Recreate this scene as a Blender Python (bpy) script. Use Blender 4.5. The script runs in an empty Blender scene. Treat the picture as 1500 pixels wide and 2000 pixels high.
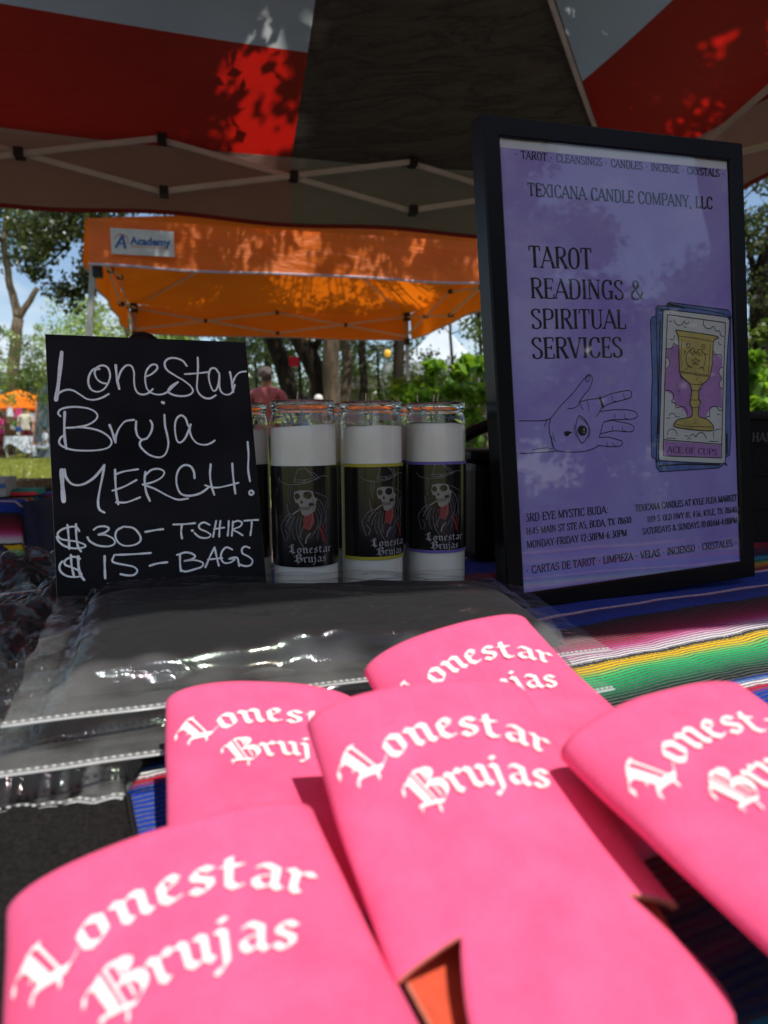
import bpy, bmesh, math, random
import numpy as np
from mathutils import Vector, Matrix, noise
from mathutils.geometry import tessellate_polygon

random.seed(7)
rng = np.random.default_rng(11)
SC = bpy.context.scene
COL = SC.collection
PI = math.pi

# ------------------------------------------------------------------ camera
FPX, CX, CY = 1387.0, 750.0, 1000.0
PITCH, ROLL = math.atan(150 / 1387), math.radians(0.6)
CAM = Vector((0, 0, 0.95))
_r = Vector((1, 0, 0)); _f = Vector((0, math.cos(PITCH), -math.sin(PITCH))); _u = _r.cross(_f)
_c, _s = math.cos(ROLL), math.sin(ROLL)
R_, U_, B_ = _c * _r - _s * _u, _s * _r + _c * _u, -_f
cam_data = bpy.data.cameras.new('camera')
cam = bpy.data.objects.new('camera', cam_data); COL.objects.link(cam)
M3 = Matrix((R_, U_, B_)).transposed()
cam.matrix_world = Matrix.Translation(CAM) @ M3.to_4x4()
cam_data.sensor_fit = 'HORIZONTAL'; cam_data.sensor_width = 36.0
cam_data.lens = FPX / 1500 * 36.0
cam_data.clip_start = 0.02; cam_data.clip_end = 900
cam_data.dof.use_dof = True
cam_data.dof.focus_distance = 0.64
cam_data.dof.aperture_fstop = 33.3 / 2.7
cam_data.dof.aperture_blades = 0
SC.camera = cam

# ------------------------------------------------------------------ daylight
SUN_EL = math.radians(62)
SUN_H = Vector((0.31, -0.445, 0)).normalized()
SUN = Vector((SUN_H.x * math.cos(SUN_EL), SUN_H.y * math.cos(SUN_EL), math.sin(SUN_EL)))   # towards the sun
world = bpy.data.worlds.new('World'); SC.world = world; world.use_nodes = True
wn, wl = world.node_tree.nodes, world.node_tree.links
wn.clear()
wo = wn.new('ShaderNodeOutputWorld'); bg = wn.new('ShaderNodeBackground')
sky = wn.new('ShaderNodeTexSky'); sky.sky_type = 'NISHITA'; sky.sun_disc = False
sky.sun_elevation = SUN_EL; sky.sun_rotation = math.atan2(SUN_H.x, SUN_H.y)
sky.air_density = 1.0; sky.dust_density = 0.6; sky.ozone_density = 1.5
SKY_STRENGTH = 0.14
bg.inputs['Strength'].default_value = SKY_STRENGTH
tc = wn.new('ShaderNodeTexCoord'); mp = wn.new('ShaderNodeMapping'); mp.inputs['Scale'].default_value = (1.6, 1.6, 3.4)
nz = wn.new('ShaderNodeTexNoise'); nz.inputs['Scale'].default_value = 1.9; nz.inputs['Detail'].default_value = 7; nz.inputs['Roughness'].default_value = 0.55
cr = wn.new('ShaderNodeValToRGB'); cr.color_ramp.elements[0].position = 0.50; cr.color_ramp.elements[1].position = 0.66
mx = wn.new('ShaderNodeMixRGB'); mx.inputs['Color2'].default_value = (6.6, 6.9, 7.2, 1)
wl.new(tc.outputs['Generated'], mp.inputs['Vector']); wl.new(mp.outputs[0], nz.inputs['Vector'])
wl.new(nz.outputs['Fac'], cr.inputs['Fac']); wl.new(cr.outputs['Color'], mx.inputs['Fac'])
wl.new(sky.outputs[0], mx.inputs['Color1']); wl.new(mx.outputs[0], bg.inputs['Color']); wl.new(bg.outputs[0], wo.inputs['Surface'])
sl = bpy.data.lights.new('sun', 'SUN'); sl.energy = 4.4; sl.angle = math.radians(0.53); sl.color = (1.0, 0.955, 0.88)
so = bpy.data.objects.new('sun', sl); COL.objects.link(so); so.location = (3, -4, 12)
so.rotation_euler = SUN.to_track_quat('Z', 'Y').to_euler()
SC.view_settings.view_transform = 'Standard'; SC.view_settings.look = 'None'
SC.view_settings.gamma = 1.0; SC.view_settings.exposure = 0.0; SC.view_settings.use_curve_mapping = False
cy = SC.cycles
cy.use_denoising = True
cy.max_bounces = 10; cy.diffuse_bounces = 4; cy.glossy_bounces = 4; cy.transmission_bounces = 8; cy.transparent_max_bounces = 24
cy.sample_clamp_indirect = 6.0; cy.caustics_refractive = False; cy.caustics_reflective = False

# ------------------------------------------------------------------ helpers
def ray(px, py):
    return R_ * ((px - CX) / FPX) + U_ * ((CY - py) / FPX) - B_
def at(px, py, Y):
    d = ray(px, py); return CAM + d * (Y / d.y)
def atz(px, py, z):
    d = ray(px, py); return CAM + d * ((z - CAM.z) / d.z)

def tag(o, label=None, cat=None, group=None, kind=None):
    if label: o['label'] = label
    if cat: o['category'] = cat
    if group: o['group'] = group
    if kind: o['kind'] = kind
    return o
def link(name, data, parent=None):
    o = bpy.data.objects.new(name, data); COL.objects.link(o)
    if parent is not None: o.parent = parent
    return o
def thing(name, label, cat, loc=(0, 0, 0), rotz=0.0, group=None, mat3=None):
    o = link(name, None)
    if mat3 is not None: o.matrix_world = Matrix.Translation(Vector(loc)) @ mat3.to_4x4()
    else: o.location = loc; o.rotation_euler = (0, 0, rotz)
    o.empty_display_size = 0.05
    return tag(o, label, cat, group)
def mesh(name, V, Fc, m, parent=None, smooth=False, idx=None, kind=None):
    me = bpy.data.meshes.new(name)
    me.from_pydata([tuple(v) for v in V], [], [tuple(f) for f in Fc])
    for k in (m if isinstance(m, (list, tuple)) else [m]): me.materials.append(k)
    if idx is not None: me.polygons.foreach_set('material_index', idx)
    if smooth: me.polygons.foreach_set('use_smooth', [True] * len(me.polygons))
    me.update()
    o = link(name, me, parent)
    if kind: o['kind'] = kind
    return o
def npmesh(name, V, Q, m, parent=None, smooth=False, kind=None):
    """fast path for many quads or triangles (numpy arrays)"""
    V = np.asarray(V, dtype=np.float32); Q = np.asarray(Q, dtype=np.int32); k = Q.shape[1]
    me = bpy.data.meshes.new(name)
    me.vertices.add(len(V)); me.vertices.foreach_set('co', V.ravel())
    me.loops.add(Q.size); me.loops.foreach_set('vertex_index', Q.ravel())
    me.polygons.add(len(Q)); me.polygons.foreach_set('loop_start', np.arange(0, Q.size, k, dtype=np.int32))
    try: me.polygons.foreach_set('loop_total', np.full(len(Q), k, dtype=np.int32))
    except Exception: pass
    if smooth: me.polygons.foreach_set('use_smooth', np.ones(len(Q), dtype=bool))
    me.materials.append(m); me.update(calc_edges=True); me.validate()
    o = link(name, me, parent)
    if kind: o['kind'] = kind
    return o
class MB:
    """collects shapes for one mesh object"""
    def __init__(s): s.V = []; s.F = []
    def add(s, V, Fc):
        b = len(s.V); s.V += [Vector(v) for v in V]; s.F += [tuple(i + b for i in f) for f in Fc]
    def box(s, c, d, rot=None, bev=0.0):
        bm = bmesh.new(); bmesh.ops.create_cube(bm, size=1)
        for v in bm.verts: v.co = Vector((v.co.x * d[0], v.co.y * d[1], v.co.z * d[2]))
        if bev > 0: bmesh.ops.bevel(bm, geom=list(bm.edges), offset=bev, segments=2, affect='EDGES', profile=0.6)
        mt = Matrix.Translation(Vector(c)) @ (rot.to_4x4() if rot is not None else Matrix.Identity(4))
        bm.verts.index_update()
        s.add([mt @ v.co for v in bm.verts], [[v.index for v in f.verts] for f in bm.faces]); bm.free()
    def bar(s, a, b, w, h, up=(0, 0, 1)):
        a, b = Vector(a), Vector(b); d = (b - a).normalized(); x = d.cross(Vector(up))
        if x.length < 1e-4: x = d.cross(Vector((0, 1, 0)))
        x.normalize(); y = x.cross(d)
        V = [p + x * (i * w / 2) + y * (j * h / 2) for p in (a, b) for i, j in ((-1, -1), (1, -1), (1, 1), (-1, 1))]
        s.add(V, [(0, 1, 2, 3), (7, 6, 5, 4), (0, 4, 5, 1), (1, 5, 6, 2), (2, 6, 7, 3), (3, 7, 4, 0)])
    def tube(s, P, rad, n=10, caps=True):
        P = [Vector(p) for p in P]; rads = rad if isinstance(rad, (list, tuple)) else [rad] * len(P)
        V = []; ref = None
        for i, p in enumerate(P):
            d = (P[min(i + 1, len(P) - 1)] - P[max(i - 1, 0)])
            d = d.normalized() if d.length > 1e-9 else Vector((0, 0, 1))
            if ref is None:
                ref = d.orthogonal().normalized()
            ref = (ref - d * ref.dot(d)).normalized(); y = d.cross(ref)
            for k in range(n):
                a = 2 * PI * k / n; V.append(p + (ref * math.cos(a) + y * math.sin(a)) * rads[i])
        Fc = [(i * n + k, i * n + (k + 1) % n, (i + 1) * n + (k + 1) % n, (i + 1) * n + k) for i in range(len(P) - 1) for k in range(n)]
        if caps: Fc += [tuple(range(n - 1, -1, -1)), tuple((len(P) - 1) * n + k for k in range(n))]
        s.add(V, Fc)
    def lathe(s, prof, n=32, c=(0, 0, 0), close=False):
        m_ = len(prof); c = Vector(c)
        V = [c + Vector((r * math.cos(2 * PI * k / n), r * math.sin(2 * PI * k / n), z)) for r, z in prof for k in range(n)]
        rng_ = range(m_) if close else range(m_ - 1)
        s.add(V, [(i * n + k, i * n + (k + 1) % n, ((i + 1) % m_) * n + (k + 1) % n, ((i + 1) % m_) * n + k) for i in rng_ for k in range(n)])
    def grid(s, fn, nu, nv):
        V = [fn(i / nu, j / nv) for j in range(nv + 1) for i in range(nu + 1)]
        s.add(V, [(j * (nu + 1) + i, j * (nu + 1) + i + 1, (j + 1) * (nu + 1) + i + 1, (j + 1) * (nu + 1) + i) for j in range(nv) for i in range(nu)])
    def ball(s, c, r, n=10):
        c = Vector(c); r = r if isinstance(r, (tuple, list)) else (r, r, r)
        V = []; 
        for j in range(n + 1):
            t = PI * j / n
            for k in range(n * 2):
                a = PI * k / n; V.append(c + Vector((r[0] * math.sin(t) * math.cos(a), r[1] * math.sin(t) * math.sin(a), r[2] * math.cos(t))))
        m_ = n * 2
        s.add(V, [(j * m_ + k, (j + 1) * m_ + k, (j + 1) * m_ + (k + 1) % m_, j * m_ + (k + 1) % m_) for j in range(n) for k in range(m_)])
    def build(s, name, m, parent=None, smooth=False, kind=None): return mesh(name, s.V, s.F, m, parent, smooth, kind=kind)

def smooth_pts(P, step, closed=False):
    """Catmull-Rom through 2-D points, resampled"""
    P = [Vector(p) for p in P]
    if len(P) < 3:
        n = max(1, int((P[1] - P[0]).length / step)); return [P[0].lerp(P[1], i / n) for i in range(n + 1)]
    Q = [P[-2] if closed else P[0] * 2 - P[1]] + P + [P[1] if closed else P[-1] * 2 - P[-2]]
    out = []
    for i in range(1, len(Q) - 2):
        a, b, c, d = Q[i - 1], Q[i], Q[i + 1], Q[i + 2]
        n = max(2, int((c - b).length / step))
        for k in range(n):
            t = k / n
            out.append(0.5 * ((2 * b) + (c - a) * t + (2 * a - 5 * b + 4 * c - d) * t * t + (3 * b - a - 3 * c + d) * t ** 3))
    out.append(P[-1]); return out
class Ink:
    """flat print: 2-D shapes, each a hair above the one before, mapped on a surface by fn(x, y, height)"""
    def __init__(s, fn, lift=1.5e-4, step=6e-6): s.fn = fn; s.z = lift; s.dz = step; s.V = []; s.F = []
    def _put(s, P, Fc):
        b = len(s.V); s.V += [s.fn(p[0], p[1], s.z) for p in P]; s.F += [tuple(i + b for i in f) for f in Fc]; s.z += s.dz
    def stroke(s, P, w, curved=True, step=None, caps=True):
        step = step or max(w if not callable(w) else 0.002, 0.0004)
        Q = smooth_pts(P, step) if curved else [Vector(p) for p in P]
        Q = [q for i, q in enumerate(Q) if i == 0 or (q - Q[i - 1]).length > 1e-7]
        if len(Q) < 2: return
        V = []; n = len(Q)
        for i, q in enumerate(Q):
            d = (Q[min(i + 1, n - 1)] - Q[max(i - 1, 0)]).normalized(); nn = Vector((-d.y, d.x))
            ww = (w(i / (n - 1), d) if callable(w) else w) / 2
            V += [q + nn * ww, q - nn * ww]
        Fc = [(2 * i, 2 * i + 1, 2 * i + 3, 2 * i + 2) for i in range(n - 1)]
        if caps:
            for e in (0, n - 1):
                q = Q[e]; d = (Q[1] - Q[0]).normalized() * -1 if e == 0 else (Q[-1] - Q[-2]).normalized()
                nn = Vector((-d.y, d.x)); ww = (V[2 * e] - V[2 * e + 1]).length / 2; b = len(V)
                V += [q + nn * (ww * math.cos(a)) + d * (ww * math.sin(a)) for a in [PI * k / 5 for k in range(6)]]
                Fc.append(tuple(b + k for k in range(6)))
        s._put(V, Fc)
    def nib(s, P, W, ang=0.72, curved=False, step=0.002):
        P = [Vector(p) for p in P]; Q = smooth_pts(P, step) if curved else []
        if not curved:
            for i in range(len(P) - 1):
                n = max(1, int((P[i + 1] - P[i]).length / step)); Q += [P[i].lerp(P[i + 1], k / n) for k in range(n)]
            Q.append(P[-1])
        h = Vector((math.cos(ang), math.sin(ang))) * W / 2
        V = []
        for q in Q: V += [q - h, q + h]
        s._put(V, [(2 * i, 2 * i + 1, 2 * i + 3, 2 * i + 2) for i in range(len(Q) - 1)])
    def poly(s, P, maxedge=None):
        P = [Vector((p[0], p[1], 0)) for p in P]; T = [tuple(t) for t in tessellate_polygon([P])]; V = [(p.x, p.y) for p in P]
        if maxedge:      # split long edges so that the print follows a curved surface
            for _ in range(6):
                new = []; done = True; mid = {}
                def mp(i, j):
                    k = (min(i, j), max(i, j))
                    if k not in mid: mid[k] = len(V); V.append(((V[i][0] + V[j][0]) / 2, (V[i][1] + V[j][1]) / 2))
                    return mid[k]
                L = lambda i, j: math.hypot(V[i][0] - V[j][0], V[i][1] - V[j][1])
                for a, b, c in T:
                    sp_ = [L(a, b) > maxedge, L(b, c) > maxedge, L(c, a) > maxedge]
                    if not any(sp_): new.append((a, b, c)); continue
                    done = False; r_ = [a] + ([mp(a, b)] if sp_[0] else []) + [b] + ([mp(b, c)] if sp_[1] else []) + [c] + ([mp(c, a)] if sp_[2] else [])
                    if len(r_) == 6: new += [(r_[0], r_[1], r_[5]), (r_[1], r_[2], r_[3]), (r_[3], r_[4], r_[5]), (r_[1], r_[3], r_[5])]
                    elif len(r_) == 5:
                        if not sp_[0]: new += [(r_[0], r_[1], r_[2]), (r_[0], r_[2], r_[4]), (r_[2], r_[3], r_[4])]
                        elif not sp_[1]: new += [(r_[0], r_[1], r_[4]), (r_[1], r_[2], r_[4]), (r_[2], r_[3], r_[4])]
                        else: new += [(r_[1], r_[2], r_[3]), (r_[0], r_[1], r_[3]), (r_[0], r_[3], r_[4])]
                    else:
                        if sp_[0]: new += [(r_[0], r_[1], r_[3]), (r_[1], r_[2], r_[3])]
                        elif sp_[1]: new += [(r_[0], r_[1], r_[2]), (r_[0], r_[2], r_[3])]
                        else: new += [(r_[0], r_[1], r_[3]), (r_[1], r_[2], r_[3])]
                T = new
                if done: break
        s._put(V, T)
    def disc(s, c, rx, ry=None, n=14):
        ry = ry or rx; s._put([(c[0] + rx * math.cos(2 * PI * k / n), c[1] + ry * math.sin(2 * PI * k / n)) for k in range(n)], [tuple(range(n))])
    def build(s, name, m, parent, kind=None):
        o = mesh(name, s.V, s.F, m, parent); 
        if kind: o['kind'] = kind
        return o

# ------------------------------------------------------------------ materials
def new_mat(name):
    m = bpy.data.materials.new(name); m.use_nodes = True
    nt = m.node_tree; return m, nt, nt.nodes, nt.links, nt.nodes['Principled BSDF'], nt.nodes['Material Output']
def noise_bump(nt, bsdf, scale, strength, dist=0.01, detail=4, coord='Object', mapscale=None):
    n, l = nt.nodes, nt.links
    t = n.new('ShaderNodeTexCoord'); z = n.new('ShaderNodeTexNoise'); z.inputs['Scale'].default_value = scale; z.inputs['Detail'].default_value = detail
    if mapscale:
        mm = n.new('ShaderNodeMapping'); mm.inputs['Scale'].default_value = mapscale; l.new(t.outputs[coord], mm.inputs['Vector']); l.new(mm.outputs[0], z.inputs['Vector'])
    else: l.new(t.outputs[coord], z.inputs['Vector'])
    b = n.new('ShaderNodeBump'); b.inputs['Strength'].default_value = strength; b.inputs['Distance'].default_value = dist
    l.new(z.outputs['Fac'], b.inputs['Height']); l.new(b.outputs[0], bsdf.inputs['Normal']); return z, b
def ramp(nt, stops, fac=None, interp='LINEAR'):
    r = nt.nodes.new('ShaderNodeValToRGB'); e = r.color_ramp.elements; r.color_ramp.interpolation = interp
    while len(e) > 1: e.remove(e[-1])
    e[0].position = stops[0][0]; e[0].color = (*stops[0][1], 1)
    for p, c in stops[1:]:
        x = e.new(p); x.color = (*c, 1)
    if fac is not None: nt.links.new(fac, r.inputs['Fac'])
    return r
def plain(name, col, rough=0.6, metal=0.0, var=0.12, scale=30, bump=0.0, bscale=60, dist=0.002, spec=0.5, sheen=0.0):
    m, nt, n, l, b, o = new_mat(name)
    b.inputs['Roughness'].default_value = rough; b.inputs['Metallic'].default_value = metal
    b.inputs['Specular IOR Level'].default_value = spec
    if sheen: b.inputs['Sheen Weight'].default_value = sheen
    t = n.new('ShaderNodeTexCoord'); z = n.new('ShaderNodeTexNoise'); z.inputs['Scale'].default_value = scale; z.inputs['Detail'].default_value = 5
    l.new(t.outputs['Object'], z.inputs['Vector'])
    r = ramp(nt, [(0.3, tuple(c * (1 - var) for c in col)), (0.7, tuple(min(1, c * (1 + var)) for c in col))], z.outputs['Fac'])
    l.new(r.outputs[0], b.inputs['Base Color'])
    if bump: noise_bump(nt, b, bscale, bump, dist)
    return m
def fabric(name, col, trans, crease=0.5, wrinkle=5.0, var=0.1, fac=0.5):
    """thin tent cloth: reflects col, lets trans through"""
    m, nt, n, l, b, o = new_mat(name); n.remove(b)
    t = n.new('ShaderNodeTexCoord')
    z = n.new('ShaderNodeTexNoise'); z.inputs['Scale'].default_value = 2.2; z.inputs['Detail'].default_value = 6; l.new(t.outputs['Object'], z.inputs['Vector'])
    d = n.new('ShaderNodeBsdfDiffuse'); tr = n.new('ShaderNodeBsdfTranslucent')
    for sh, c in ((d, col), (tr, trans)):
        r = ramp(nt, [(0.3, tuple(x * (1 - var) for x in c)), (0.7, tuple(min(1, x * (1 + var)) for x in c))], z.outputs['Fac']); l.new(r.outputs[0], sh.inputs['Color'])
    # creases: warped ridges
    w = n.new('ShaderNodeTexNoise'); w.inputs['Scale'].default_value = wrinkle; w.inputs['Detail'].default_value = 7; w.inputs['Roughness'].default_value = 0.6; w.inputs['Distortion'].default_value = 0.35
    wm = n.new('ShaderNodeMapping'); wm.inputs['Rotation'].default_value = (0.3, 0.2, 0.5); wm.inputs['Scale'].default_value = (0.35, 1.5, 1.9); l.new(t.outputs['Object'], wm.inputs['Vector']); l.new(wm.outputs[0], w.inputs['Vector'])
    a1 = n.new('ShaderNodeMath'); a1.operation = 'SUBTRACT'; a1.inputs[1].default_value = 0.5; l.new(w.outputs['Fac'], a1.inputs[0])
    a2 = n.new('ShaderNodeMath'); a2.operation = 'ABSOLUTE'; l.new(a1.outputs[0], a2.inputs[0])
    a3 = n.new('ShaderNodeMath'); a3.operation = 'POWER'; a3.inputs[1].default_value = 0.5; l.new(a2.outputs[0], a3.inputs[0])
    bp = n.new('ShaderNodeBump'); bp.inputs['Strength'].default_value = crease; bp.inputs['Distance'].default_value = 0.045; l.new(a3.outputs[0], bp.inputs['Height'])
    l.new(bp.outputs[0], d.inputs['Normal'])
    mxs = n.new('ShaderNodeAddShader'); l.new(d.outputs[0], mxs.inputs[0]); l.new(tr.outputs[0], mxs.inputs[1])
    gl = n.new('ShaderNodeBsdfGlossy'); gl.inputs['Roughness'].default_value = 0.45; l.new(bp.outputs[0], gl.inputs['Normal'])
    ms = n.new('ShaderNodeMixShader'); ms.inputs['Fac'].default_value = 0.035; l.new(mxs.outputs[0], ms.inputs[1]); l.new(gl.outputs[0], ms.inputs[2])
    l.new(ms.outputs[0], o.inputs['Surface']); return m
def thin_fresnel(nt, ior):
    # the same reflectance from either side of a thin wall
    n, l = nt.nodes, nt.links; g_ = n.new('ShaderNodeNewGeometry'); m_ = n.new('ShaderNodeMix'); m_.inputs['A'].default_value = ior; m_.inputs['B'].default_value = 1 / ior
    f = n.new('ShaderNodeFresnel'); l.new(g_.outputs['Backfacing'], m_.inputs['Factor']); l.new(m_.outputs['Result'], f.inputs['IOR']); return f
def film(name, milky=0.10, rough=0.10, tint=(0.96, 0.97, 0.96), bump=0.35, scale=45, irid=0.0, refl=0.12, gain=1.0, margin=0.0):
    """clear plastic bag film"""
    m, nt, n, l, b, o = new_mat(name); n.remove(b)
    t = n.new('ShaderNodeTexCoord')
    z = n.new('ShaderNodeTexNoise'); z.inputs['Scale'].default_value = scale; z.inputs['Detail'].default_value = 6; z.inputs['Distortion'].default_value = 1.2
    l.new(t.outputs['Object'], z.inputs['Vector'])
    bp = n.new('ShaderNodeBump'); bp.inputs['Strength'].default_value = bump; bp.inputs['Distance'].default_value = 0.004
    if margin:      # sharp creases and scratches in the stiff film
        c1 = n.new('ShaderNodeTexNoise'); c1.inputs['Scale'].default_value = 26; c1.inputs['Detail'].default_value = 5; c1.inputs['Distortion'].default_value = 0.8; cm = n.new('ShaderNodeMapping'); cm.inputs['Rotation'].default_value = (0, 0, .4); cm.inputs['Scale'].default_value = (.55, 1.5, 1); l.new(t.outputs['Object'], cm.inputs['Vector']); l.new(cm.outputs[0], c1.inputs['Vector'])
        s1 = n.new('ShaderNodeMath'); s1.operation = 'SUBTRACT'; s1.inputs[1].default_value = .5; l.new(c1.outputs['Fac'], s1.inputs[0]); s2 = n.new('ShaderNodeMath'); s2.operation = 'ABSOLUTE'; l.new(s1.outputs[0], s2.inputs[0])
        s3 = n.new('ShaderNodeMath'); s3.operation = 'POWER'; s3.inputs[1].default_value = .35; l.new(s2.outputs[0], s3.inputs[0]); s4 = n.new('ShaderNodeMath'); s4.operation = 'MULTIPLY_ADD'; s4.inputs[1].default_value = .45; l.new(s3.outputs[0], s4.inputs[0]); l.new(z.outputs['Fac'], s4.inputs[2]); l.new(s4.outputs[0], bp.inputs['Height'])
    else: l.new(z.outputs['Fac'], bp.inputs['Height'])
    tr = n.new('ShaderNodeBsdfTransparent'); tr.inputs['Color'].default_value = (*tint, 1)
    gl = n.new('ShaderNodeBsdfGlossy'); gl.inputs['Roughness'].default_value = rough; l.new(bp.outputs[0], gl.inputs['Normal'])
    if irid:
        w = n.new('ShaderNodeTexNoise'); w.inputs['Scale'].default_value = 14; w.inputs['Detail'].default_value = 3; l.new(t.outputs['Object'], w.inputs['Vector'])
        r = ramp(nt, [(0.3, (1, 0.85, 0.7)), (0.42, (0.8, 1, 0.85)), (0.5, (0.75, 0.85, 1)), (0.58, (1, 0.8, 0.95)), (0.7, (1, 0.95, 0.75))], w.outputs['Fac']); l.new(r.outputs[0], gl.inputs['Color'])
    fr = thin_fresnel(nt, 1.5); l.new(bp.outputs[0], fr.inputs['Normal'])
    ad = n.new('ShaderNodeMath'); ad.operation = 'MULTIPLY_ADD'; ad.inputs[1].default_value = gain; ad.inputs[2].default_value = refl * 0.3; ad.use_clamp = True; l.new(fr.outputs[0], ad.inputs[0])
    m1 = n.new('ShaderNodeMixShader'); l.new(ad.outputs[0], m1.inputs['Fac']); l.new(tr.outputs[0], m1.inputs[1]); l.new(gl.outputs[0], m1.inputs[2])
    df = n.new('ShaderNodeBsdfDiffuse'); df.inputs['Color'].default_value = (0.72, 0.74, 0.72, 1); l.new(bp.outputs[0], df.inputs['Normal'])
    m2 = n.new('ShaderNodeMixShader'); m2.inputs['Fac'].default_value = milky
    if margin:      # the doubled, empty margin of the bag is cloudier than the film over the shirt
        at_ = n.new('ShaderNodeAttribute'); at_.attribute_name = 'margin'; w2 = n.new('ShaderNodeTexNoise'); w2.inputs['Scale'].default_value = 22; w2.inputs['Detail'].default_value = 4; l.new(t.outputs['Object'], w2.inputs['Vector'])
        mr_ = n.new('ShaderNodeMapRange'); mr_.inputs['From Min'].default_value = .35; mr_.inputs['From Max'].default_value = .65; mr_.inputs['To Min'].default_value = .35; mr_.inputs['To Max'].default_value = 1.0; l.new(w2.outputs['Fac'], mr_.inputs['Value'])
        mu_ = n.new('ShaderNodeMath'); mu_.operation = 'MULTIPLY'; l.new(at_.outputs['Fac'], mu_.inputs[0]); l.new(mr_.outputs[0], mu_.inputs[1])
        ma_ = n.new('ShaderNodeMath'); ma_.operation = 'MULTIPLY_ADD'; ma_.inputs[1].default_value = margin; ma_.inputs[2].default_value = milky; l.new(mu_.outputs[0], ma_.inputs[0]); l.new(ma_.outputs[0], m2.inputs['Fac'])
    l.new(m1.outputs[0], m2.inputs[1]); l.new(df.outputs[0], m2.inputs[2])
    l.new(m2.outputs[0], o.inputs['Surface']); return m
def leaf_mat(name, col, trans, var=0.45, gloss=0.06):
    m, nt, n, l, b, o = new_mat(name); n.remove(b)
    g = n.new('ShaderNodeNewGeometry')
    d = n.new('ShaderNodeBsdfDiffuse'); tr = n.new('ShaderNodeBsdfTranslucent'); gl = n.new('ShaderNodeBsdfGlossy'); gl.inputs['Roughness'].default_value = 0.35
    for sh, c in ((d, col), (tr, trans)):
        r = ramp(nt, [(0.0, (c[0] * (1 - var), c[1] * (1 - var), c[2] * (1 - var))), (0.6, c), (1.0, (min(1, c[0] * (1 + var) * 1.2), min(1, c[1] * (1 + var)), c[2]))], g.outputs['Random Per Island']); l.new(r.outputs[0], sh.inputs['Color'])
    a = n.new('ShaderNodeAddShader'); l.new(d.outputs[0], a.inputs[0]); l.new(tr.outputs[0], a.inputs[1])
    ms = n.new('ShaderNodeMixShader'); ms.inputs['Fac'].default_value = gloss; l.new(a.outputs[0], ms.inputs[1]); l.new(gl.outputs[0], ms.inputs[2])
    l.new(ms.outputs[0], o.inputs['Surface']); return m

M = {}
M['ink'] = plain('black ink', (0.012, 0.011, 0.014), 0.7, var=0.1)
M['frame'] = plain('black frame wood', (0.006, 0.006, 0.007), 0.30, var=0.2, scale=8, bump=0.05, bscale=220, dist=0.0005, spec=0.18)
M['chalkink'] = plain('chalk marker', (0.82, 0.88, 0.88), 0.85, var=0.12, scale=420, bump=0.2, bscale=900, dist=0.0003)
M['board'] = plain('chalkboard black', (0.0085, 0.0085, 0.011), 0.55, var=0.85, scale=9, bump=0.1, bscale=300, dist=0.0004, spec=0.10)
M['edgewood'] = plain('raw board edge', (0.22, 0.16, 0.11), 0.8, var=0.3, scale=90)
M['white_print'] = plain('white screen print', (0.86, 0.85, 0.82), 0.75, var=0.04, scale=500, bump=0.25, bscale=1600, dist=0.0003)
M['steel'] = plain('white tent tube', (0.62, 0.62, 0.62), 0.5, var=0.1, scale=12)
M['leg'] = plain('galvanised tent leg', (0.42, 0.43, 0.42), 0.45, 0.3, var=0.15, scale=20)
M['joint'] = plain('black plastic joint', (0.012, 0.012, 0.012), 0.5)
M['black'] = plain('black plastic', (0.006, 0.006, 0.007), 0.42, var=0.25, scale=25, bump=0.08, bscale=500, dist=0.0006, spec=0.2)
M['felt'] = plain('black felt', (0.015, 0.0135, 0.0135), 0.95, var=0.6, scale=600, bump=0.6, bscale=900, dist=0.0008, spec=0.1)
M['tee'] = plain('black t-shirt cotton', (0.0065, 0.006, 0.0075), 0.95, var=0.3, scale=300, bump=0.4, bscale=700, dist=0.0006)
M['navy'] = plain('navy cloth', (0.012, 0.014, 0.04), 0.9, var=0.3, scale=6, bump=0.5, bscale=9, dist=0.02)
M['white_cloth'] = plain('white tablecloth', (0.72, 0.75, 0.82), 0.9, var=0.08, scale=4, bump=0.4, bscale=7, dist=0.03)
M['grey_board'] = plain('grey board', (0.16, 0.20, 0.24), 0.7, var=0.1, scale=3)
M['salmon'] = plain('salmon trim', (0.55, 0.28, 0.22), 0.7)
M['wick'] = plain('waxed wick', (0.42, 0.34, 0.22), 0.8)
M['gold'] = plain('printed gold', (0.50, 0.40, 0.12), 0.6, var=0.1, scale=40)
M['cardwhite'] = plain('printed off-white', (0.60, 0.61, 0.59), 0.6, var=0.06)
M['cardpurple'] = plain('printed orchid', (0.40, 0.20, 0.48), 0.6, var=0.15, scale=30)
M['cardblue'] = plain('printed blue', (0.11, 0.17, 0.42), 0.6, var=0.25, scale=60)
M['red'] = plain('red plastic', (0.75, 0.01, 0.03), 0.5)
M['blue'] = plain('blue plastic', (0.02, 0.10, 0.35), 0.5)
M['teal'] = plain('teal cloth', (0.02, 0.26, 0.18), 0.8)
M['cream'] = plain('cream cotton', (0.62, 0.57, 0.45), 0.9, scale=8)
M['pink_cotton'] = plain('dusty pink cotton', (0.46, 0.14, 0.16), 0.9, scale=8, bump=0.5, bscale=10, dist=0.02)
M['hot_pink'] = plain('magenta cotton', (0.62, 0.06, 0.20), 0.9, scale=8)
M['burgundy'] = plain('burgundy cotton', (0.13, 0.01, 0.02), 0.9, scale=8)
M['denim'] = plain('dark denim', (0.05, 0.06, 0.09), 0.9, scale=8)
M['skin'] = plain('skin', (0.40, 0.21, 0.14), 0.55, var=0.1, scale=6)
M['skin2'] = plain('brown skin', (0.22, 0.10, 0.06), 0.55, var=0.1, scale=6)
M['hair'] = plain('dark hair', (0.02, 0.014, 0.01), 0.6, bump=0.4, bscale=60)
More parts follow.
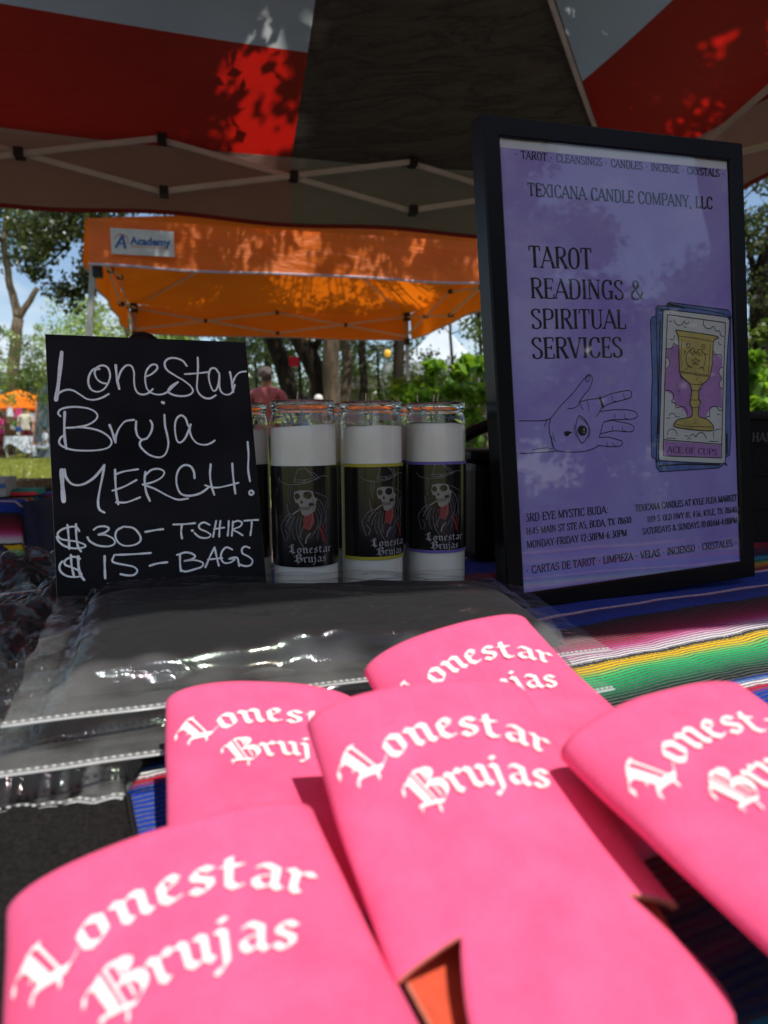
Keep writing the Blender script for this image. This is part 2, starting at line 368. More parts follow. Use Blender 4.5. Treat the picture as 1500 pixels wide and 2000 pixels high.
M['grey_hair'] = plain('cropped greying hair', (0.11, 0.09, 0.08), 0.8, bump=0.4, bscale=80)
M['wicker'] = plain('wicker', (0.20, 0.12, 0.05), 0.8, var=0.4, scale=60, bump=0.6, bscale=80, dist=0.005)
M['white_box'] = plain('white card box', (0.34, 0.32, 0.30), 0.7)
M['orange_obj'] = plain('orange glaze', (0.62, 0.14, 0.04), 0.5)
M['yellow_obj'] = plain('yellow glaze', (0.62, 0.42, 0.06), 0.5)
M['plate'] = plain('white plate', (0.8, 0.78, 0.72), 0.4)

def koozie_mat():
    m, nt, n, l, b, o = new_mat('pink neoprene')
    b.inputs['Roughness'].default_value = 0.9; b.inputs['Specular IOR Level'].default_value = 0.06
    b.inputs['Sheen Weight'].default_value = 0.03; b.inputs['Sheen Roughness'].default_value = 0.6
    t = n.new('ShaderNodeTexCoord'); z = n.new('ShaderNodeTexNoise'); z.inputs['Scale'].default_value = 60; z.inputs['Detail'].default_value = 8
    l.new(t.outputs['Object'], z.inputs['Vector'])
    r = ramp(nt, [(0.3, (0.92, 0.108, 0.245)), (0.7, (0.97, 0.142, 0.305))], z.outputs['Fac'])
    gz = n.new('ShaderNodeTexNoise'); gz.inputs['Scale'].default_value = 1500; gz.inputs['Detail'].default_value = 2; l.new(t.outputs['Object'], gz.inputs['Vector'])
    gr = ramp(nt, [(0.3, (0.84, 0.80, 0.82)), (0.7, (1, 1, 1))], gz.outputs['Fac']); gm = n.new('ShaderNodeMixRGB'); gm.blend_type = 'MULTIPLY'; gm.inputs['Fac'].default_value = 1.0
    l.new(r.outputs[0], gm.inputs['Color1']); l.new(gr.outputs[0], gm.inputs['Color2']); l.new(gm.outputs[0], b.inputs['Base Color'])
    # fine jersey knit
    mpn = n.new('ShaderNodeMapping'); mpn.inputs['Scale'].default_value = (1700, 1100, 1700); l.new(t.outputs['Object'], mpn.inputs['Vector'])
    w = n.new('ShaderNodeTexVoronoi'); w.inputs['Scale'].default_value = 1.0; l.new(mpn.outputs[0], w.inputs['Vector'])
    ad = n.new('ShaderNodeMath'); ad.operation = 'MULTIPLY_ADD'; ad.inputs[1].default_value = 0.35
    z2 = n.new('ShaderNodeTexNoise'); z2.inputs['Scale'].default_value = 35; z2.inputs['Detail'].default_value = 3; l.new(t.outputs['Object'], z2.inputs['Vector'])
    l.new(w.outputs['Distance'], ad.inputs[0]); l.new(z2.outputs['Fac'], ad.inputs[2])
    bp = n.new('ShaderNodeBump'); bp.inputs['Strength'].default_value = 0.35; bp.inputs['Distance'].default_value = 0.0008
    l.new(ad.outputs[0], bp.inputs['Height']); l.new(bp.outputs[0], b.inputs['Normal']); return m
M['koozie'] = koozie_mat()
M['lining'] = plain('orange foam lining', (0.66, 0.085, 0.035), 0.9, var=0.12, scale=200, bump=0.3, bscale=700, dist=0.0005)
M['cutfoam'] = plain('cut foam edge', (0.60, 0.20, 0.13), 0.9, var=0.15, scale=300)

SERAPE_YAW = math.radians(26)
def serape_mat(name, flip=False):
    m, nt, n, l, b, o = new_mat(name)
    b.inputs['Roughness'].default_value = 0.92; b.inputs['Specular IOR Level'].default_value = 0.1; b.inputs['Sheen Weight'].default_value = 0.1
    t = n.new('ShaderNodeTexCoord'); sp = n.new('ShaderNodeSeparateXYZ'); l.new(t.outputs['UV'], sp.inputs[0])
    # woven wobble of the stripe edges
    mm = n.new('ShaderNodeMapping'); mm.inputs['Scale'].default_value = (17, 6, 1); l.new(t.outputs['UV'], mm.inputs['Vector'])
    z = n.new('ShaderNodeTexNoise'); z.inputs['Scale'].default_value = 1; z.inputs['Detail'].default_value = 4; l.new(mm.outputs[0], z.inputs['Vector'])
    a = n.new('ShaderNodeMath'); a.operation = 'MULTIPLY_ADD'; a.inputs[1].default_value = 0.015; l.new(z.outputs['Fac'], a.inputs[0]); l.new(sp.outputs['Y'], a.inputs[2])
    fz = n.new('ShaderNodeMapping'); fz.inputs['Scale'].default_value = (900, 260, 1); l.new(t.outputs['UV'], fz.inputs['Vector'])
    z3 = n.new('ShaderNodeTexNoise'); z3.inputs['Scale'].default_value = 1; z3.inputs['Detail'].default_value = 2; l.new(fz.outputs[0], z3.inputs['Vector'])
    a2 = n.new('ShaderNodeMath'); a2.operation = 'MULTIPLY_ADD'; a2.inputs[1].default_value = 0.006; l.new(z3.outputs['Fac'], a2.inputs[0]); l.new(a.outputs[0], a2.inputs[2])
    off = n.new('ShaderNodeMath'); off.operation = 'ADD'; off.inputs[1].default_value = -0.0105 - 0.10; l.new(a2.outputs[0], off.inputs[0])
    per = n.new('ShaderNodeMath'); per.operation = 'WRAP' if False else 'MULTIPLY'; per.inputs[1].default_value = 1 / 0.5; l.new(off.outputs[0], per.inputs[0])
    fr = n.new('ShaderNodeMath'); fr.operation = 'FRACT'; l.new(per.outputs[0], fr.inputs[0])
    P = lambda v: ((v - 0.10) / 0.5)
    blue, white, red, blk = (0.004, 0.045, 0.42), (0.80, 0.78, 0.80), (0.55, 0.006, 0.05), (0.010, 0.012, 0.012)
    st = [(0.100, (0.01, 0.30, 0.42)), (0.116, (0.01, 0.32, 0.45)), (0.122, (0.012, 0.02, 0.09)), (0.138, (0.012, 0.014, 0.07)), (0.146, (0.16, 0.01, 0.06)), (0.150, (0.02, 0.012, 0.05)), (0.156, (0.17, 0.012, 0.07)),
          (0.160, (0.015, 0.012, 0.05)), (0.170, (0.30, 0.004, 0.02)), (0.195, (0.36, 0.006, 0.02)), (0.205, blue), (0.286, blue), (0.288, red), (0.2935, red), (0.2955, white), (0.3010, white), (0.303, (0.05, 0.2, 0.6)), (0.307, (0.01, 0.05, 0.3)),
          (0.3095, blk), (0.318, (0.004, 0.022, 0.014)), (0.326, (0.003, 0.070, 0.034)), (0.336, (0.004, 0.24, 0.085)), (0.348, (0.006, 0.42, 0.13)), (0.358, (0.04, 0.58, 0.16)), (0.3645, (0.34, 0.58, 0.09)), (0.370, (0.88, 0.58, 0.006)), (0.378, (0.92, 0.55, 0.004))]
    st2 = [(0.380, blk), (0.3835, blk), (0.385, white), (0.394, (0.74, 0.60, 0.68)), (0.402, (0.72, 0.24, 0.45)), (0.408, (0.60, 0.05, 0.22)), (0.418, (0.36, 0.008, 0.06)), (0.428, (0.20, 0.004, 0.03)), (0.445, (0.10, 0.004, 0.015)), (0.462, blk),
           (0.468, blue), (0.495, (0.005, 0.02, 0.20)), (0.497, (0.60, 0.30, 0.45)), (0.501, white), (0.503, blue), (0.545, blue), (0.550, white), (0.556, red), (0.562, (0.22, 0.005, 0.03)), (0.580, (0.75, 0.33, 0.01)), (0.590, (0.02, 0.35, 0.1)), (0.599, (0.003, 0.06, 0.03))]
    r1 = ramp(nt, [(P(v), c) for v, c in st], fr.outputs[0])
    r2 = ramp(nt, [(P(v), c) for v, c in st2], fr.outputs[0])
    gt = n.new('ShaderNodeMath'); gt.operation = 'GREATER_THAN'; gt.inputs[1].default_value = P(0.379); l.new(fr.outputs[0], gt.inputs[0])
    mxx = n.new('ShaderNodeMixRGB'); l.new(gt.outputs[0], mxx.inputs['Fac']); l.new(r1.outputs[0], mxx.inputs['Color1']); l.new(r2.outputs[0], mxx.inputs['Color2'])
    # weft ridges and thread specks
    wv = n.new('ShaderNodeMath'); wv.operation = 'MULTIPLY'; wv.inputs[1].default_value = 2 * PI / 0.0042; l.new(a.outputs[0], wv.inputs[0])
    sn = n.new('ShaderNodeMath'); sn.operation = 'SINE'; l.new(wv.outputs[0], sn.inputs[0])
    th = n.new('ShaderNodeMath'); th.operation = 'MULTIPLY_ADD'; th.inputs[1].default_value = 1.6; l.new(z3.outputs['Fac'], th.inputs[0]); l.new(sn.outputs[0], th.inputs[2])
    dk = n.new('ShaderNodeMixRGB'); dk.blend_type = 'MULTIPLY'; dk.inputs['Fac'].default_value = 0.36
    rr = ramp(nt, [(0.0, (0.30, 0.30, 0.34)), (0.5, (1, 1, 1))], None)
    ma = n.new('ShaderNodeMapRange'); ma.inputs['From Min'].default_value = -1; ma.inputs['From Max'].default_value = 1; l.new(sn.outputs[0], ma.inputs['Value']); l.new(ma.outputs[0], rr.inputs['Fac'])
    l.new(mxx.outputs[0], dk.inputs['Color1']); l.new(rr.outputs[0], dk.inputs['Color2']); l.new(dk.outputs[0], b.inputs['Base Color'])
    bp = n.new('ShaderNodeBump'); bp.inputs['Strength'].default_value = 0.9; bp.inputs['Distance'].default_value = 0.0014; l.new(th.outputs[0], bp.inputs['Height']); l.new(bp.outputs[0], b.inputs['Normal'])
    return m
M['serape'] = serape_mat('serape blanket')

M['film_margin'] = film('doubled bag film', milky=0.13, rough=0.16, irid=1.0, bump=0.4, scale=24, refl=0.08)
M['film'] = film('clear bag film', milky=0.003, rough=0.13, irid=1.0, bump=0.16, scale=20, refl=0.006, gain=0.40, margin=.12)
M['film_seam'] = film('heat-sealed seam film', milky=0.22, rough=0.2, bump=0.2)
M['film2'] = film('crinkled bag film', milky=0.004, rough=0.10, bump=0.15, scale=30, refl=0.02, gain=0.8)
M['leaf_dark'] = leaf_mat('oak leaves', (0.040, 0.056, 0.020), (0.034, 0.052, 0.010))
M['leaf_mid'] = leaf_mat('green leaves', (0.062, 0.092, 0.024), (0.075, 0.115, 0.016))
M['leaf_bright'] = leaf_mat('bright leaves', (0.10, 0.20, 0.025), (0.14, 0.26, 0.015))
M['leaf_pale'] = leaf_mat('pale sapling leaves', (0.17, 0.24, 0.06), (0.15, 0.22, 0.04))
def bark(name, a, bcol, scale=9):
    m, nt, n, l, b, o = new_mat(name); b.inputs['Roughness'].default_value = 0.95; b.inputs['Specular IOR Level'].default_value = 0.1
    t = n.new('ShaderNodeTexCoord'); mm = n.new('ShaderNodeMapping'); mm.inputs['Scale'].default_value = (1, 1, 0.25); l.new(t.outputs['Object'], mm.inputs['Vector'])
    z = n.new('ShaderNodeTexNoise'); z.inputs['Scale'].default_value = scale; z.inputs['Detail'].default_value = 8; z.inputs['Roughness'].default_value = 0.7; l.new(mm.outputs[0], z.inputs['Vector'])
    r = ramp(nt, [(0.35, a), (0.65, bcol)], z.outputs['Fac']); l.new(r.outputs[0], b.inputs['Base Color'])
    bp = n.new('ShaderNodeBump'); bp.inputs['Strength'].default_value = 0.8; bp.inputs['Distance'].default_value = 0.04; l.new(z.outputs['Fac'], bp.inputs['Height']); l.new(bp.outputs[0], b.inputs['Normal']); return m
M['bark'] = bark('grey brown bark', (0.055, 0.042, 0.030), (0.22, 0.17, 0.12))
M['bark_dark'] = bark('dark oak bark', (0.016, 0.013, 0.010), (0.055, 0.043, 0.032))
# ------------------------------------------------------------------ ground
def ground():
    m, nt, n, l, b, o = new_mat('lawn'); b.inputs['Roughness'].default_value = 1.0; b.inputs['Specular IOR Level'].default_value = 0.05
    t = n.new('ShaderNodeTexCoord'); z = n.new('ShaderNodeTexNoise'); z.inputs['Scale'].default_value = 0.5; z.inputs['Detail'].default_value = 10; z.inputs['Roughness'].default_value = 0.65
    l.new(t.outputs['Object'], z.inputs['Vector'])
    r = ramp(nt, [(0.36, (0.15, 0.19, 0.03)), (0.50, (0.22, 0.25, 0.05)), (0.62, (0.34, 0.31, 0.11)), (0.72, (0.20, 0.14, 0.07))], z.outputs['Fac'])
    # brown earth round the near stalls, added to cut green bounce light
    le = n.new('ShaderNodeVectorMath'); le.operation = 'LENGTH'; l.new(t.outputs['Object'], le.inputs[0]); z5 = n.new('ShaderNodeMath'); z5.operation = 'MULTIPLY_ADD'; z5.inputs[1].default_value = 6.0; l.new(z.outputs['Fac'], z5.inputs[0]); l.new(le.outputs['Value'], z5.inputs[2])
    me_ = n.new('ShaderNodeMapRange'); me_.inputs['From Min'].default_value = 11.5; me_.inputs['From Max'].default_value = 14.5; l.new(z5.outputs[0], me_.inputs['Value'])
    zd = n.new('ShaderNodeTexNoise'); zd.inputs['Scale'].default_value = 14; zd.inputs['Detail'].default_value = 8; l.new(t.outputs['Object'], zd.inputs['Vector'])
    rd = ramp(nt, [(0.35, (0.10, 0.075, 0.055)), (0.65, (0.25, 0.20, 0.155))], zd.outputs['Fac']); md = n.new('ShaderNodeMixRGB'); l.new(me_.outputs[0], md.inputs['Fac']); l.new(rd.outputs[0], md.inputs['Color1']); l.new(r.outputs[0], md.inputs['Color2']); l.new(md.outputs[0], b.inputs['Base Color'])
    noise_bump(nt, b, 30, 0.6, 0.05, 6)
    nx = 70
    def h(x, y): 
        d = math.hypot(x, y)
        return 0.0 if d < 9 else min(0.28, (d - 9) * 0.016) * (1 if d < 120 else 1) + 0.05 * noise.noise(Vector((x * 0.07, y * 0.07, 0)))
    xs = [math.copysign((abs(i) / 35) ** 2.4 * 420, i) for i in range(-35, 36)]
    V = [(x, y, h(x, y)) for y in xs for x in xs]
    Fc = [(j * 71 + i, j * 71 + i + 1, (j + 1) * 71 + i + 1, (j + 1) * 71 + i) for j in range(70) for i in range(70)]
    tag(mesh('ground', V, Fc, m, smooth=True), kind='structure')
    return h
GH = ground()
def grass_tufts():
    # short blades on the stretch of lawn that shows beside the chalkboard
    N = 26000
    px = rng.uniform(-60, 130, N); Y = rng.uniform(7.5, 27, N)
    X = (px - 750) / 1387 * Y
    a = rng.uniform(0, PI, N); hh = rng.uniform(0.03, 0.08, N); w = 0.012 + 0.0006 * Y
    z0 = np.array([GH(x, y) for x, y in zip(X, Y)])
    dx, dy = np.cos(a) * w, np.sin(a) * w
    V = np.stack([np.stack([X - dx, Y - dy, z0], 1), np.stack([X + dx, Y + dy, z0], 1), np.stack([X + rng.normal(0, .02, N), Y + rng.normal(0, .02, N), z0 + hh], 1)], 1).reshape(-1, 3)
    tag(npmesh('grass', V, np.arange(N * 3).reshape(-1, 3), leaf_mat('dry lawn grass', (0.21, 0.23, 0.045), (0.20, 0.22, 0.03), .3)), 'short sunlit lawn grass around the far stalls', 'grass', kind='stuff')
grass_tufts()

# ------------------------------------------------------------------ trees
def leaves(name, m, clumps, per, size, parent, spread=1.0, keep=None, kind=None, flat=0.0):
    """clumps: (centre, radius); leaf-shaped faces folded along the midrib, spread through each clump"""
    C_ = np.array([c for c, r in clumps], dtype=np.float64); Rr = np.array([r for c, r in clumps])
    n = len(clumps) * per
    idx = np.repeat(np.arange(len(clumps)), per)
    d = rng.normal(0, 1, (n, 3)); d /= np.linalg.norm(d, axis=1)[:, None]
    rad = rng.uniform(0, 1, n) ** 0.5
    P = C_[idx] + d * (rad * Rr[idx] * spread)[:, None] * np.array([1, 1, 0.8])
    if keep is not None:
        k = keep(P); P = P[k]; n = len(P)
    if n == 0: return None
    s = size * rng.uniform(0.6, 1.4, n)
    ax = rng.normal(0, 1, (n, 3)); ax[:, 2] -= 0.3; ax /= np.linalg.norm(ax, axis=1)[:, None]
    nn = rng.normal(0, 1, (n, 3)); nn[:, 2] += flat; sd = np.cross(ax, nn); sd /= np.linalg.norm(sd, axis=1)[:, None]
    up = np.cross(sd, ax)
    a = P - ax * s[:, None] * .5; b = P + ax * s[:, None] * .5
    e = sd * (s * .30)[:, None]; f = up * (s * .10)[:, None]
    V = np.stack([a, P + e + f, b, P - e + f], 1).reshape(-1, 3)
    return npmesh(name, V, np.arange(n * 4).reshape(-1, 4), m, parent, kind=kind)
def crown_clumps(ell, n, r):
    out = []
    for c, rr in ell:
        k = max(1, int(n * (rr[0] * rr[1] * rr[2]) ** (1 / 3) / sum((e[1][0] * e[1][1] * e[1][2]) ** (1 / 3) for e in ell)))
        for _ in range(k):
            d = rng.normal(0, 1, 3); d /= np.linalg.norm(d); q = rng.uniform(0.25, 1) ** 0.5
            out.append((np.array(c) + d * q * np.array(rr), r * rng.uniform(0.5, 1.25)))
    return out
def wobble(P, r0, r1, seg=6, amp=0.06):
    out = []; rad = []
    for i in range(len(P) - 1):
        for k in range(seg):
            t = k / seg; q = Vector(P[i]).lerp(Vector(P[i + 1]), t)
            q += Vector((noise.noise(q * 1.7), noise.noise(q * 1.7 + Vector((9, 0, 0))), 0)) * amp
            out.append(q)
    out.append(Vector(P[-1])); n = len(out) - 1
    return out, [r0 + (r1 - r0) * (i / n) ** 0.8 for i in range(n + 1)]
def tree(name, label, limbs, ell, nclump, rclump, per, leaf, lm, bk='bark', group=None, keep=None):
    """limbs: (points, r0, r1); twigs run from the limbs to the leaf clumps"""
    base = limbs[0][0][0]
    t = thing(name, label, 'tree', base, 0, group)
    org = Vector(base)
    mb = MB(); ends = []
    for P, r0, r1 in limbs:
        Q, rad = wobble(P, r0, r1); mb.tube([q - org for q in Q], rad, 10); ends += Q[len(Q) // 2:]
    cl = crown_clumps(ell, nclump, rclump)
    if keep is not None: cl = [c for c in cl if keep(np.array([c[0]]))[0]]
    for c, r in cl[::2]:
        c = Vector(c); e = min(ends, key=lambda q: (q - c).length)
        mid = e.lerp(c, .5) + Vector((0, 0, -.08 * (c - e).length)); k = limbs[-1][2] * .5
        mb.tube([e - org, mid - org, c - org], [k, k * .6, k * .25], 5, False)
    mb.build('trunk', M[bk], t, smooth=True)
    o = leaves('crown', M[lm], [(np.array(c) - np.array(org), r) for c, r in cl], per, leaf, t)
    return t
V3 = Vector
def g(px, py, Y): return tuple(at(px, py, Y))
def foot(px, Y, py=900):
    p = at(px, py, Y); return (p.x, p.y, GH(p.x, p.y) - 0.05)

# forked oak by the far stall
Y = 30.0
tree('oak_tree', 'forked oak trunk standing beyond the small far canopy', [([foot(16, Y), g(22, 750, Y), g(36, 622, Y)], .30, .22), ([g(36, 622, Y), g(20, 560, Y), g(6, 470, Y), g(20, 380, Y + 1)], .19, .09), ([g(36, 622, Y), g(52, 598, Y), g(74, 562, Y)], .16, .10)],
     [(g(20, 430, Y), (2.2, 2.4, 2.0)), (g(-70, 400, Y), (2.4, 2.6, 2.4)), (g(75, 340, Y), (1.8, 2, 1.8))], 60, .85, 150, .17, 'leaf_mid')
Y = 8.5
tree('oak_tree', 'large live oak whose leafy boughs hang over the neighbour orange canopy', [([foot(-260, Y), g(-230, 500, Y), g(-120, 250, Y)], .26, .16), ([g(-120, 250, Y), g(60, 330, Y), g(190, 440, Y)], .10, .02), ([g(-120, 250, Y), g(200, 150, Y + .5), g(420, 120, Y + 1)], .12, .03)],
     [(g(120, 450, Y), (.62, .6, .36)), (g(60, 390, Y), (.9, .7, .45)), (g(200, 400, Y), (.6, .6, .35)), (g(132, 562, Y), (.14, .2, .20)), (g(168, 540, Y), (.14, .2, .2)), (g(200, 480, Y), (.28, .3, .3)), (g(70, 510, Y), (.12, .2, .16)), (g(420, 130, Y + 1), (1.6, 1.2, .8))],
     120, .20, 90, .060, 'leaf_dark', 'bark_dark')
# saplings and light scrub in the gap left of the orange canopy
for i, (px, py, Y, rr, lab) in enumerate([(190, 640, 20, 1.5, 'pale green sapling in front of the cloudy sky'), (250, 610, 17, 1.5, 'airy young tree beneath the corner of the orange canopy'), (95, 690, 24, 1.7, 'thin light green sapling beside the forked oak'), (330, 700, 15, 1.2, 'leafy young tree above the top of the chalkboard'), (-20, 700, 22, 2.0, 'bushy green tree behind the small far canopy')]):
    tree('young_tree', lab, [([foot(px + 8, Y), g(px + 4, py + 60, Y), g(px, py, Y)], .07, .03), ([g(px + 4, py + 60, Y), g(px - 18, py - 10, Y)], .035, .015)], [(g(px, py, Y), (rr, rr, rr * .62)), (g(px - 25, py + 55, Y), (rr * 1.0, rr, rr * .6))], 46, .34, 85, .085, 'leaf_pale' if i != 4 else 'leaf_mid', 'bark', 'light young trees at the lawn edge')
# oak trunks in the shade seen over the candles
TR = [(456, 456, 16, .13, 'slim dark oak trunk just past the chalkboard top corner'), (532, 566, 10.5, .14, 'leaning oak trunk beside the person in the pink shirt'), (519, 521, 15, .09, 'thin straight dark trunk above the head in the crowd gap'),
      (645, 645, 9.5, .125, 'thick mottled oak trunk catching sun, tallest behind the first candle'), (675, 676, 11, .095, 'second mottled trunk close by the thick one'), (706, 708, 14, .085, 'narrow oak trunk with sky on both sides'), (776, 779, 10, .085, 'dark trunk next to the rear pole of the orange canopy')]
for i, (p0, p1, Y, r, lab) in enumerate(TR):
    top = g(p0, 520, Y); b0 = foot(p1 + (p1 - p0) * .6, Y, 900)
    ell = [((top[0] + rng.normal(0, .4), top[1] + .8, 3.9 + .4 * (i % 3)), (1.5, 1.4, .8)), ((top[0] + rng.normal(0, .6), top[1] - .5, 4.6), (1.4, 1.4, .8))]
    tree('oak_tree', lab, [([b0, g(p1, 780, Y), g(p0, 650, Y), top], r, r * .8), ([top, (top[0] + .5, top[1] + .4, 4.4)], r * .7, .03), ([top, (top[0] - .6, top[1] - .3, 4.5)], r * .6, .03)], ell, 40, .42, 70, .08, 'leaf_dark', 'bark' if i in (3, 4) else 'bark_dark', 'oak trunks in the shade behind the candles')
Y = 9.8
tree('oak_tree', 'crooked dark oak bough slanting between two trunks behind the first candle', [([foot(640, Y), g(628, 745, Y), g(608, 700, Y), g(585, 655, Y), g(560, 560, Y)], .15, .12), ([g(608, 700, Y), g(640, 640, Y), g(660, 560, Y)], .06, .03)], [((-1.6, Y + .5, 3.9), (1.5, 1.2, .7))], 24, .4, 70, .08, 'leaf_dark', 'bark_dark')
# middle distance foliage: hanging oak leaves between the trunks
mid = [(500, 672, 13, .9), (585, 668, 12, .7), (605, 745, 17, 1.1), (690, 700, 16, .9), (735, 675, 14, .8), (740, 740, 15, 1.1), (830, 735, 13, .9), (810, 760, 12, .8), (880, 590, 12, 1.2), (935, 610, 11, 1.0), (460, 690, 18, 1.0), (500, 760, 19, 1.0)]
for i, (px, py, Y, r) in enumerate(mid):
    where = ['above the seated crowd', 'around the red square sign', 'low behind the first candle', 'between the narrow trunks', 'near the yellow lantern', 'under the yellow lantern', 'in front of the white marquee wall', 'beside the rear pole', 'over the white marquee roof', 'against the tall black picture frame', 'left of the leaning trunk', 'behind the pink shirt'][i]
    c = g(px, py, Y)
    tree('oak_sapling', 'loose dusty green foliage ' + where, [([foot(px + 10, Y), g(px, py, Y)], .05, .02)], [(c, (r, r, r * .42))], 16, .30, 60, .075, 'leaf_mid' if i % 2 else 'leaf_dark', 'bark_dark', 'loose undergrowth between the oaks')
# far wood
far = []
for k in range(480):
    px = rng.uniform(-500, 2000); Yk = rng.uniform(30, 42); base = 715 + 35 * math.sin(px * .013) + 20 * math.sin(px * .05)
    far.append((np.array(g(px, rng.uniform(base, 870), Yk)), rng.uniform(.8, 1.5)))
tag(leaves('far_wood', M['leaf_dark'], far, 200, .24, None), 'hazy far wood closing off the lawn', 'trees', kind='stuff')
# right side: trees beyond the frame's right edge
Y = 8
tree('oak_tree', 'dark oak at the right rim of the view behind the picture frame', [([foot(1500, Y), g(1482, 700, Y), g(1488, 560, Y), g(1530, 420, Y)], .17, .10), ([g(1484, 640, Y), g(1470, 520, Y), g(1440, 400, Y)], .05, .02)],
     [(g(1500, 450, Y), (.8, .8, .8)), (g(1440, 560, Y), (.5, .5, .7)), (g(1540, 640, Y), (.6, .6, .6)), (g(1470, 380, Y), (.6, .6, .5))], 60, .26, 90, .06, 'leaf_dark', 'bark_dark')
# shrubs
def shrub(label, px, py, Y, r, lm='leaf_bright', n=26, leaf=.085):
    f = foot(px, Y); c = g(px, py, Y)
    t = thing('leafy_shrub', label, 'shrub', f, 0, 'bright green shrubs')
    mb = MB()
    cl = crown_clumps([(c, (r, r * .8, r * .7)), ((c[0], c[1], (c[2] + f[2]) / 2), (r * .8, r * .8, (c[2] - f[2]) / 2))], n, r * .3)
    for cc, _ in cl[::2]: mb.tube([(0, 0, 0), (Vector(cc) - Vector(f)) * .6 + Vector((.03, 0, 0)), Vector(cc) - Vector(f)], [.012, .007, .003], 5, False)
    mb.build('stem', M['bark'], t)
    leaves('foliage', M[lm], [(cc - np.array(f), rr) for cc, rr in cl], 60, leaf, t, flat=1.2)
shrub('bright green shrub filling the gap between the last candle and the picture frame', 900, 770, 4.4, .30, n=34)
shrub('sunlit shrub sprays reaching up before the white marquee', 932, 725, 5.2, .17, n=18)
shrub('low green shrub behind the rim of the purple-banded candle', 845, 790, 5.6, .30, n=24)
shrub('ferny green shrub at the right border above the dark bag', 1500, 760, 4.2, .30, n=34)
shrub('darker leafy shrub under the oak at the right border', 1560, 690, 6.0, .5, 'leaf_mid', n=30)
# trees across the lawn behind the camera: they show in the poster glass
for i, (x, y, h, r) in enumerate([(8.2, -3.4, 2.3, 1.4), (11, 1.0, 5.0, 2.2), (5.0, -6.0, 3.2, 2.0), (-4, -10, 6, 2.6), (13, -7.8, 3.4, 2.2)]):
    tree('lawn_tree', ['spreading oak on the lawn beyond the table end', 'round-headed oak past the right tent side', 'tall oak on the open lawn at the customer side', 'broad oak far over on the customer side', 'farthest tall oak on the customer side'][i],
         [([(x, y, 0), (x + .2, y, h * .5), (x, y + .2, h)], .22, .12), ([(x + .2, y, h * .5), (x + 1.2, y, h)], .1, .05)], [((x, y, h), (r, r, r * .62)), ((x + .8, y + .6, h - 1), (r * .7, r * .7, r * .4))], 90, .5, 60, .14, 'leaf_mid', 'bark', 'oaks on the customer side of the stall')

reflection_leaves = []  # leaf mass out of view, added and shaped to darken the poster reflection
for k in range(230):
    az = math.radians(rng.uniform(98, 142)); dd = rng.uniform(12, 17); el = math.radians(rng.uniform(-5, 13.5 + 2.5 * math.sin(az * 23) + (10.5 if az > math.radians(121.5) else 0)))
    reflection_leaves.append((np.array((.26 + math.sin(az) * dd, .72 + math.cos(az) * dd, 1.1 + math.tan(el) * dd)), rng.uniform(.5, .9)))
tag(leaves('added_wood', M['leaf_dark'], reflection_leaves, 260, .16, None), 'unseen wood added on the customer side to darken the poster reflection', 'trees', kind='stuff')
# ------------------------------------------------------------------ pop-up canopies
M['red_cloth'] = fabric('red tent cloth', (0.075, 0.032, 0.022), (0.32, 0.005, 0.003), 0.35, 4)
M['white_tent'] = fabric('grey-white tent cloth', (0.18, 0.19, 0.18), (0.32, 0.345, 0.35), 0.35, 4)
M['char_cloth'] = fabric('charcoal tent cloth', (0.085, 0.080, 0.064), (0.010, 0.009, 0.008), 1.0, 5)
M['brown_val'] = fabric('red valance cloth', (0.13, 0.078, 0.06), (0.12, 0.06, 0.045), 0.25, 4)
M['grey_val'] = fabric('charcoal valance cloth', (0.11, 0.10, 0.075), (0.07, 0.065, 0.05), 0.3, 4)
M['orange_cloth'] = fabric('orange tent cloth', (0.58, 0.125, 0.008), (0.46, 0.10, 0.003), 0.35, 3)
M['orange_bright'] = fabric('bright orange tent cloth', (0.85, 0.22, 0.01), (0.5, 0.12, 0.0), 0.3, 3)
M['white_roof'] = fabric('white marquee cloth', (0.60, 0.66, 0.72), (0.12, 0.13, 0.15), 0.3, 3)
M['tent_trim'] = plain('pale tent trim', (0.55, 0.50, 0.58), 0.8)
M['red_hem'] = plain('red hem', (0.22, 0.01, 0.01), 0.8)
M['sign_white'] = plain('white vinyl patch', (0.62, 0.63, 0.60), 0.6)

